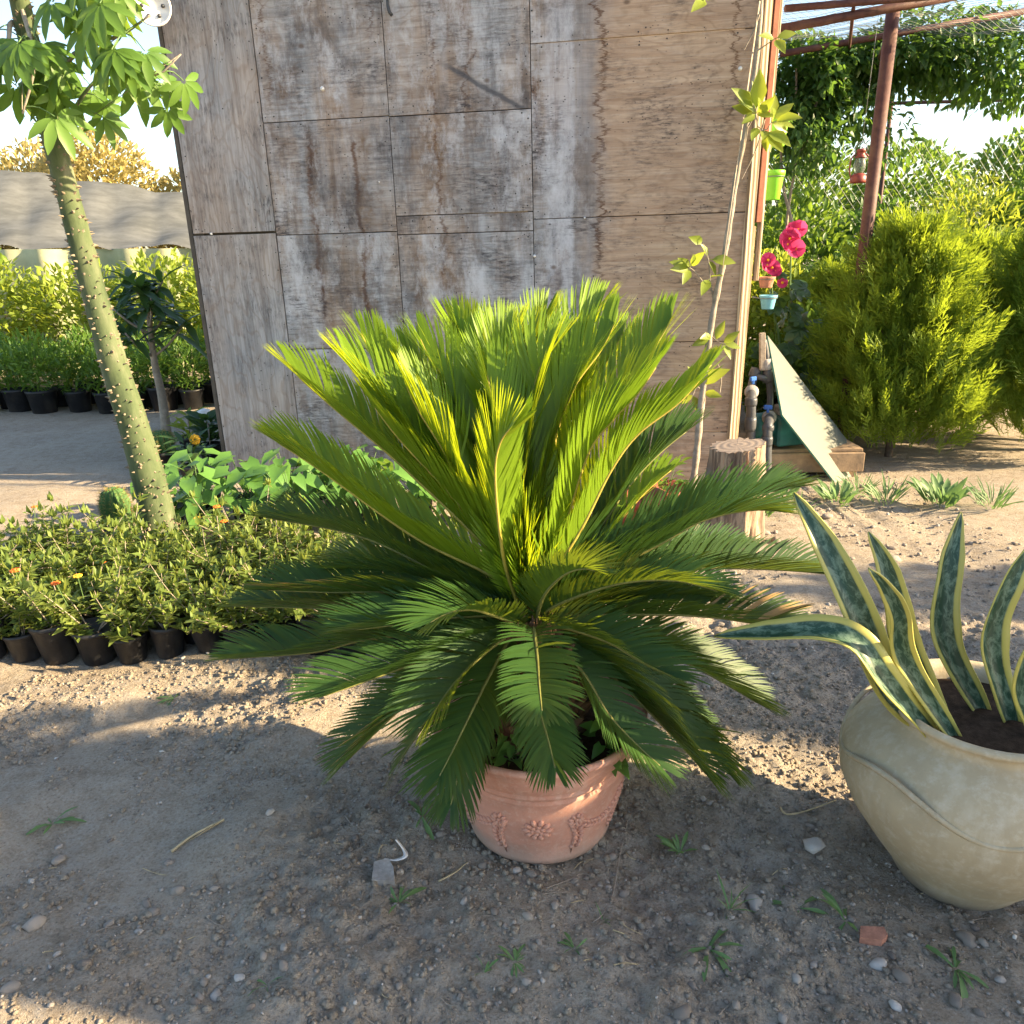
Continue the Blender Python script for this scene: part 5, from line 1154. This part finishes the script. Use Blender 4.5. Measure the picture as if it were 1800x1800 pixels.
for i, (px, py, s) in enumerate(spots):
    p = gpt(px, py)
    if math.hypot(p[0]-PC[0], p[1]-PC[1]) < .19+s: continue
    if math.hypot(p[0]-vc[0], p[1]-vc[1]) < .15+s: continue
    o = bpy.data.objects.new('stone', stm[i % 7]); COL.objects.link(o); s *= .9; o.location = p+np.array([0, 0, s*.22]); o.scale = (s, s, s); o.rotation_euler = (rg.uniform(-.2, .2), rg.uniform(-.2, .2), rg.uniform(0, 6.28))
    if i == 0: tag(o, 'large flat grey stone lying beside the beige vase', 'stone')
    elif i == 6: tag(o, 'broad rounded stone sunk in the dirt beside the grassy weed', 'stone')
    elif py > 1200:
        wh = 'on the dirt below the lantana bed' if px < 560 else 'on the dirt just before the terracotta pot' if px < 1130 else 'on the dirt between the pot and the beige vase'
        tag(o, ('bigger rough stone lying ' if s > .0115 else 'small grey pebble lying ')+wh, 'stone', ('big' if s > .0115 else 'small')+' stones '+wh)
    else: tag(o, 'rough stone lying on the dirt near the stump and conifers', 'stone', 'stones near the stump')
# broken tile, brick and plastic scraps
def shard(pts, h, name, mt, label, cat, up=.0):
    b = [gpt(*p) for p in pts]; z = min(q[2] for q in b)+up; n = len(b)
    V = [(q[0], q[1], z-.004) for q in b]+[(q[0], q[1], z+h+.3*(q[2]-z)) for q in b]; F = [list(range(n))[::-1], list(range(n, 2*n))]+[(i, (i+1) % n, n+(i+1) % n, n+i) for i in range(n)]
    return solo(name, (np.array(V), F), M[mt], label, cat)
shard([(654, 1551), (694, 1552), (692, 1528), (683, 1512), (658, 1518)], .014, 'tile_fragment', 'tile', 'broken square of dusty grey tile left of the terracotta pot', 'tile', .004)
shard([(1511, 1652), (1550, 1656), (1560, 1647), (1553, 1634), (1512, 1632)], .016, 'brick_fragment', 'brick', 'broken piece of pink-red brick in front of the beige vase', 'brick', .006)
def ribbon(pts, wd, name, mt, label, cat, lift):
    c = smooth_path([gpt(x, y)+np.array([0, 0, l]) for (x, y), l in zip(pts, lift)], 24); T = nrm(np.gradient(c, axis=0)); s = nrm(np.cross(T, [.3, .4, 1])); V = np.vstack([c-s*wd/2, c+s*wd/2]); F = np.array([(i, i+1, 25+i, 24+i) for i in range(23)])
    o = solo(name, (V, F), M[mt], label, cat); m = o.modifiers.new('thick', 'SOLIDIFY'); m.thickness = .0012; return o
ribbon([(675, 1508), (695, 1511), (712, 1505), (710, 1494), (697, 1486)], .012, 'plastic_strip', 'white', 'curled white plastic strip lying left of the terracotta pot', 'litter', [.004, .01, .012, .012, .018])
bg = P(357, 722, 7.6); bg[2] = float(gz(bg[0], bg[1])); V, F = stone_mesh(33, .7); solo('plastic_bag', (V*.07+bg+np.array([0, 0, .04]), F), M['white'], 'crumpled white plastic bag on the path by the seedling pots', 'litter')
def stick(pts, r0, r1, label, mt='straw', name='dry_stalk', grp=None, lift=.006):
    c = smooth_path([gpt(x, y)+np.array([0, 0, lift]) for x, y in pts], 14); solo(name, tube(c, np.linspace(r0, r1, 14), 5), M[mt], label, 'stick', grp, True)
stick([(300, 1490), (340, 1466), (395, 1446)], .0045, .003, 'thick straw-coloured stalk lying on dirt left of the pot')
stick([(1104, 1440), (1090, 1500), (1078, 1560), (1060, 1600), (1042, 1618)], .0016, .0012, 'long thin grey stem curving across dirt right of the pot', 'twig')
stick([(1372, 1420), (1380, 1432), (1410, 1425), (1470, 1408)], .003, .0018, 'bent pale stalk lying beside the beige vase', 'straw')
stick([(770, 1542), (800, 1528), (822, 1512)], .003, .001, 'pale dry leaf blade beside the front of the pot', 'straw')
stick([(960, 1566), (1000, 1545), (1025, 1530), (1040, 1535)], .0016, .001, 'fine dry root by the front of the terracotta pot', 'twig')
for i in range(34):
    x, y = rg.uniform(0, 1800), rg.uniform(1400, 1790); a = rg.uniform(-1, 1); L = rg.uniform(14, 55)
    stick([(x, y), (x+L*.5*cos(a)+rg.uniform(-5, 5), y-L*.5*sin(a)), (x+L*cos(a), y-L*sin(a)*.7)], rg.uniform(.0010, .0022), .0007, 'short dry grass straw lying on the foreground dirt', 'straw' if i % 2 else 'twig', 'dry_straw', 'dry straws on the dirt', .004)
# weeds
wm = leaf_mesh('weed_leaf', leaf_tpl([(0, .025), (.3, .05), (.65, .10), (.88, .07), (1, .01)], .4, -.55), M['weed']); gm = leaf_mesh('grass_blade', STRAP, M['weed'])
for i, (px, py, n, L, lab, up) in enumerate([(1195, 1495, 13, .045, 'small upright bright green weed right of the pot', 1.3), (1247, 1668, 15, .075, 'spreading green rosette weed in the right foreground', .45), (1283, 1606, 8, .06, 'thin grassy weed beside the flat stone', .9), (1405, 1592, 8, .055, 'low flat-leaved weed between stone and vase', .35), (1488, 1615, 6, .085, 'tall two-bladed weed next to the brick fragment', 1.2), (700, 1580, 9, .055, 'star-shaped green weed below the tile fragment', .5), (850, 1712, 6, .035, 'tiny pale weed in the centre foreground', .8), (1010, 1668, 9, .04, 'sparse grey-green weed in front of the pot', .4), (1060, 1610, 7, .03, 'tiny ferny weed at the end of the thin stem', .5), (800, 1400, 10, .05, 'green weed half hidden under the drooping left fronds', .6), (742, 1440, 9, .05, 'dark little weed under the lowest left fronds', .5), (905, 1690, 14, .03, 'mossy low weed patch in the centre foreground', .7), (470, 1732, 4, .03, 'two-leaved sprout in the left foreground', .6), (305, 1220, 8, .05, 'dried weed on the dark ground before the lantanas', .5), (1680, 1700, 10, .06, 'leafy weed in front of the vase base', .5), (90, 1440, 10, .055, 'grassy weed on the dirt below the lantana bed', .7)]):
    b = gpt(px, py); t = thing('weed', lab, 'weed', b-np.array([0, 0, .002])); r = np.random.RandomState(60+i)
    for k in range(n):
        a = r.uniform(0, 2*pi); put_leaf(wm if i not in (2, 8) else gm, b+np.array([cos(a)*.004, sin(a)*.004, .003]), (cos(a), sin(a), up*r.uniform(.1, 1.9)), (r.normal(0, .3), r.normal(0, .3), 1.), L*r.uniform(.5, 1.5), t)

# ------------------------------------------------------------------ screen and shrubs added out of view on the right to shade the yard
scx = 3.6; shd = thing('shade_screen', 'unseen plank screen added right of the vase to shade the dirt', 'screen', (scx, .94, 0))  # unseen, added to cast the foreground shade
ye = [.46, .62, .77, .88, .975, 1.075, 1.18, 1.33]
for i in range(7):
    for (a, b) in ([(-.05, 1.54), (1.80, 2.0)] if i == 4 else [(-.05, 2.0+.05*sin(i*2))]):  # gap left in one plank to let sun onto the pot rim
        obj('plank', box((scx, (ye[i]+ye[i+1])/2, (a+b)/2), (.022, ye[i+1]-ye[i]-.001, b-a), None, .002), M['timber'], shd)
for z in (.3, 1.1, 1.9): obj('rail', box((scx+.034, .90, z), (.04, .85, .07), None, .003), M['timber'], shd)
for i, (x, y, rx, ry, h, mt) in enumerate([(7.2, 1.42, .5, .36, 1.62, 'vine'), (7.4, 2.2, .6, .42, 1.2, 'midleaf'), (7.3, 3.1, .6, .5, .75, 'vine'), (7.6, 4.1, .7, .6, .75, 'midleaf')]):  # unseen row, added and sized to shade the ground and low fronds
    bush('shade_shrub', 'dense unseen green shrub added right of the yard to shade it', 'shrub', (x, y, h), (rx, ry, h), (6500, 2600, 1800, 2600)[i], .13, OVATE, mt, 1300+i, 'unseen shrubs added to shade the yard', clump=3.5, thr=.30)
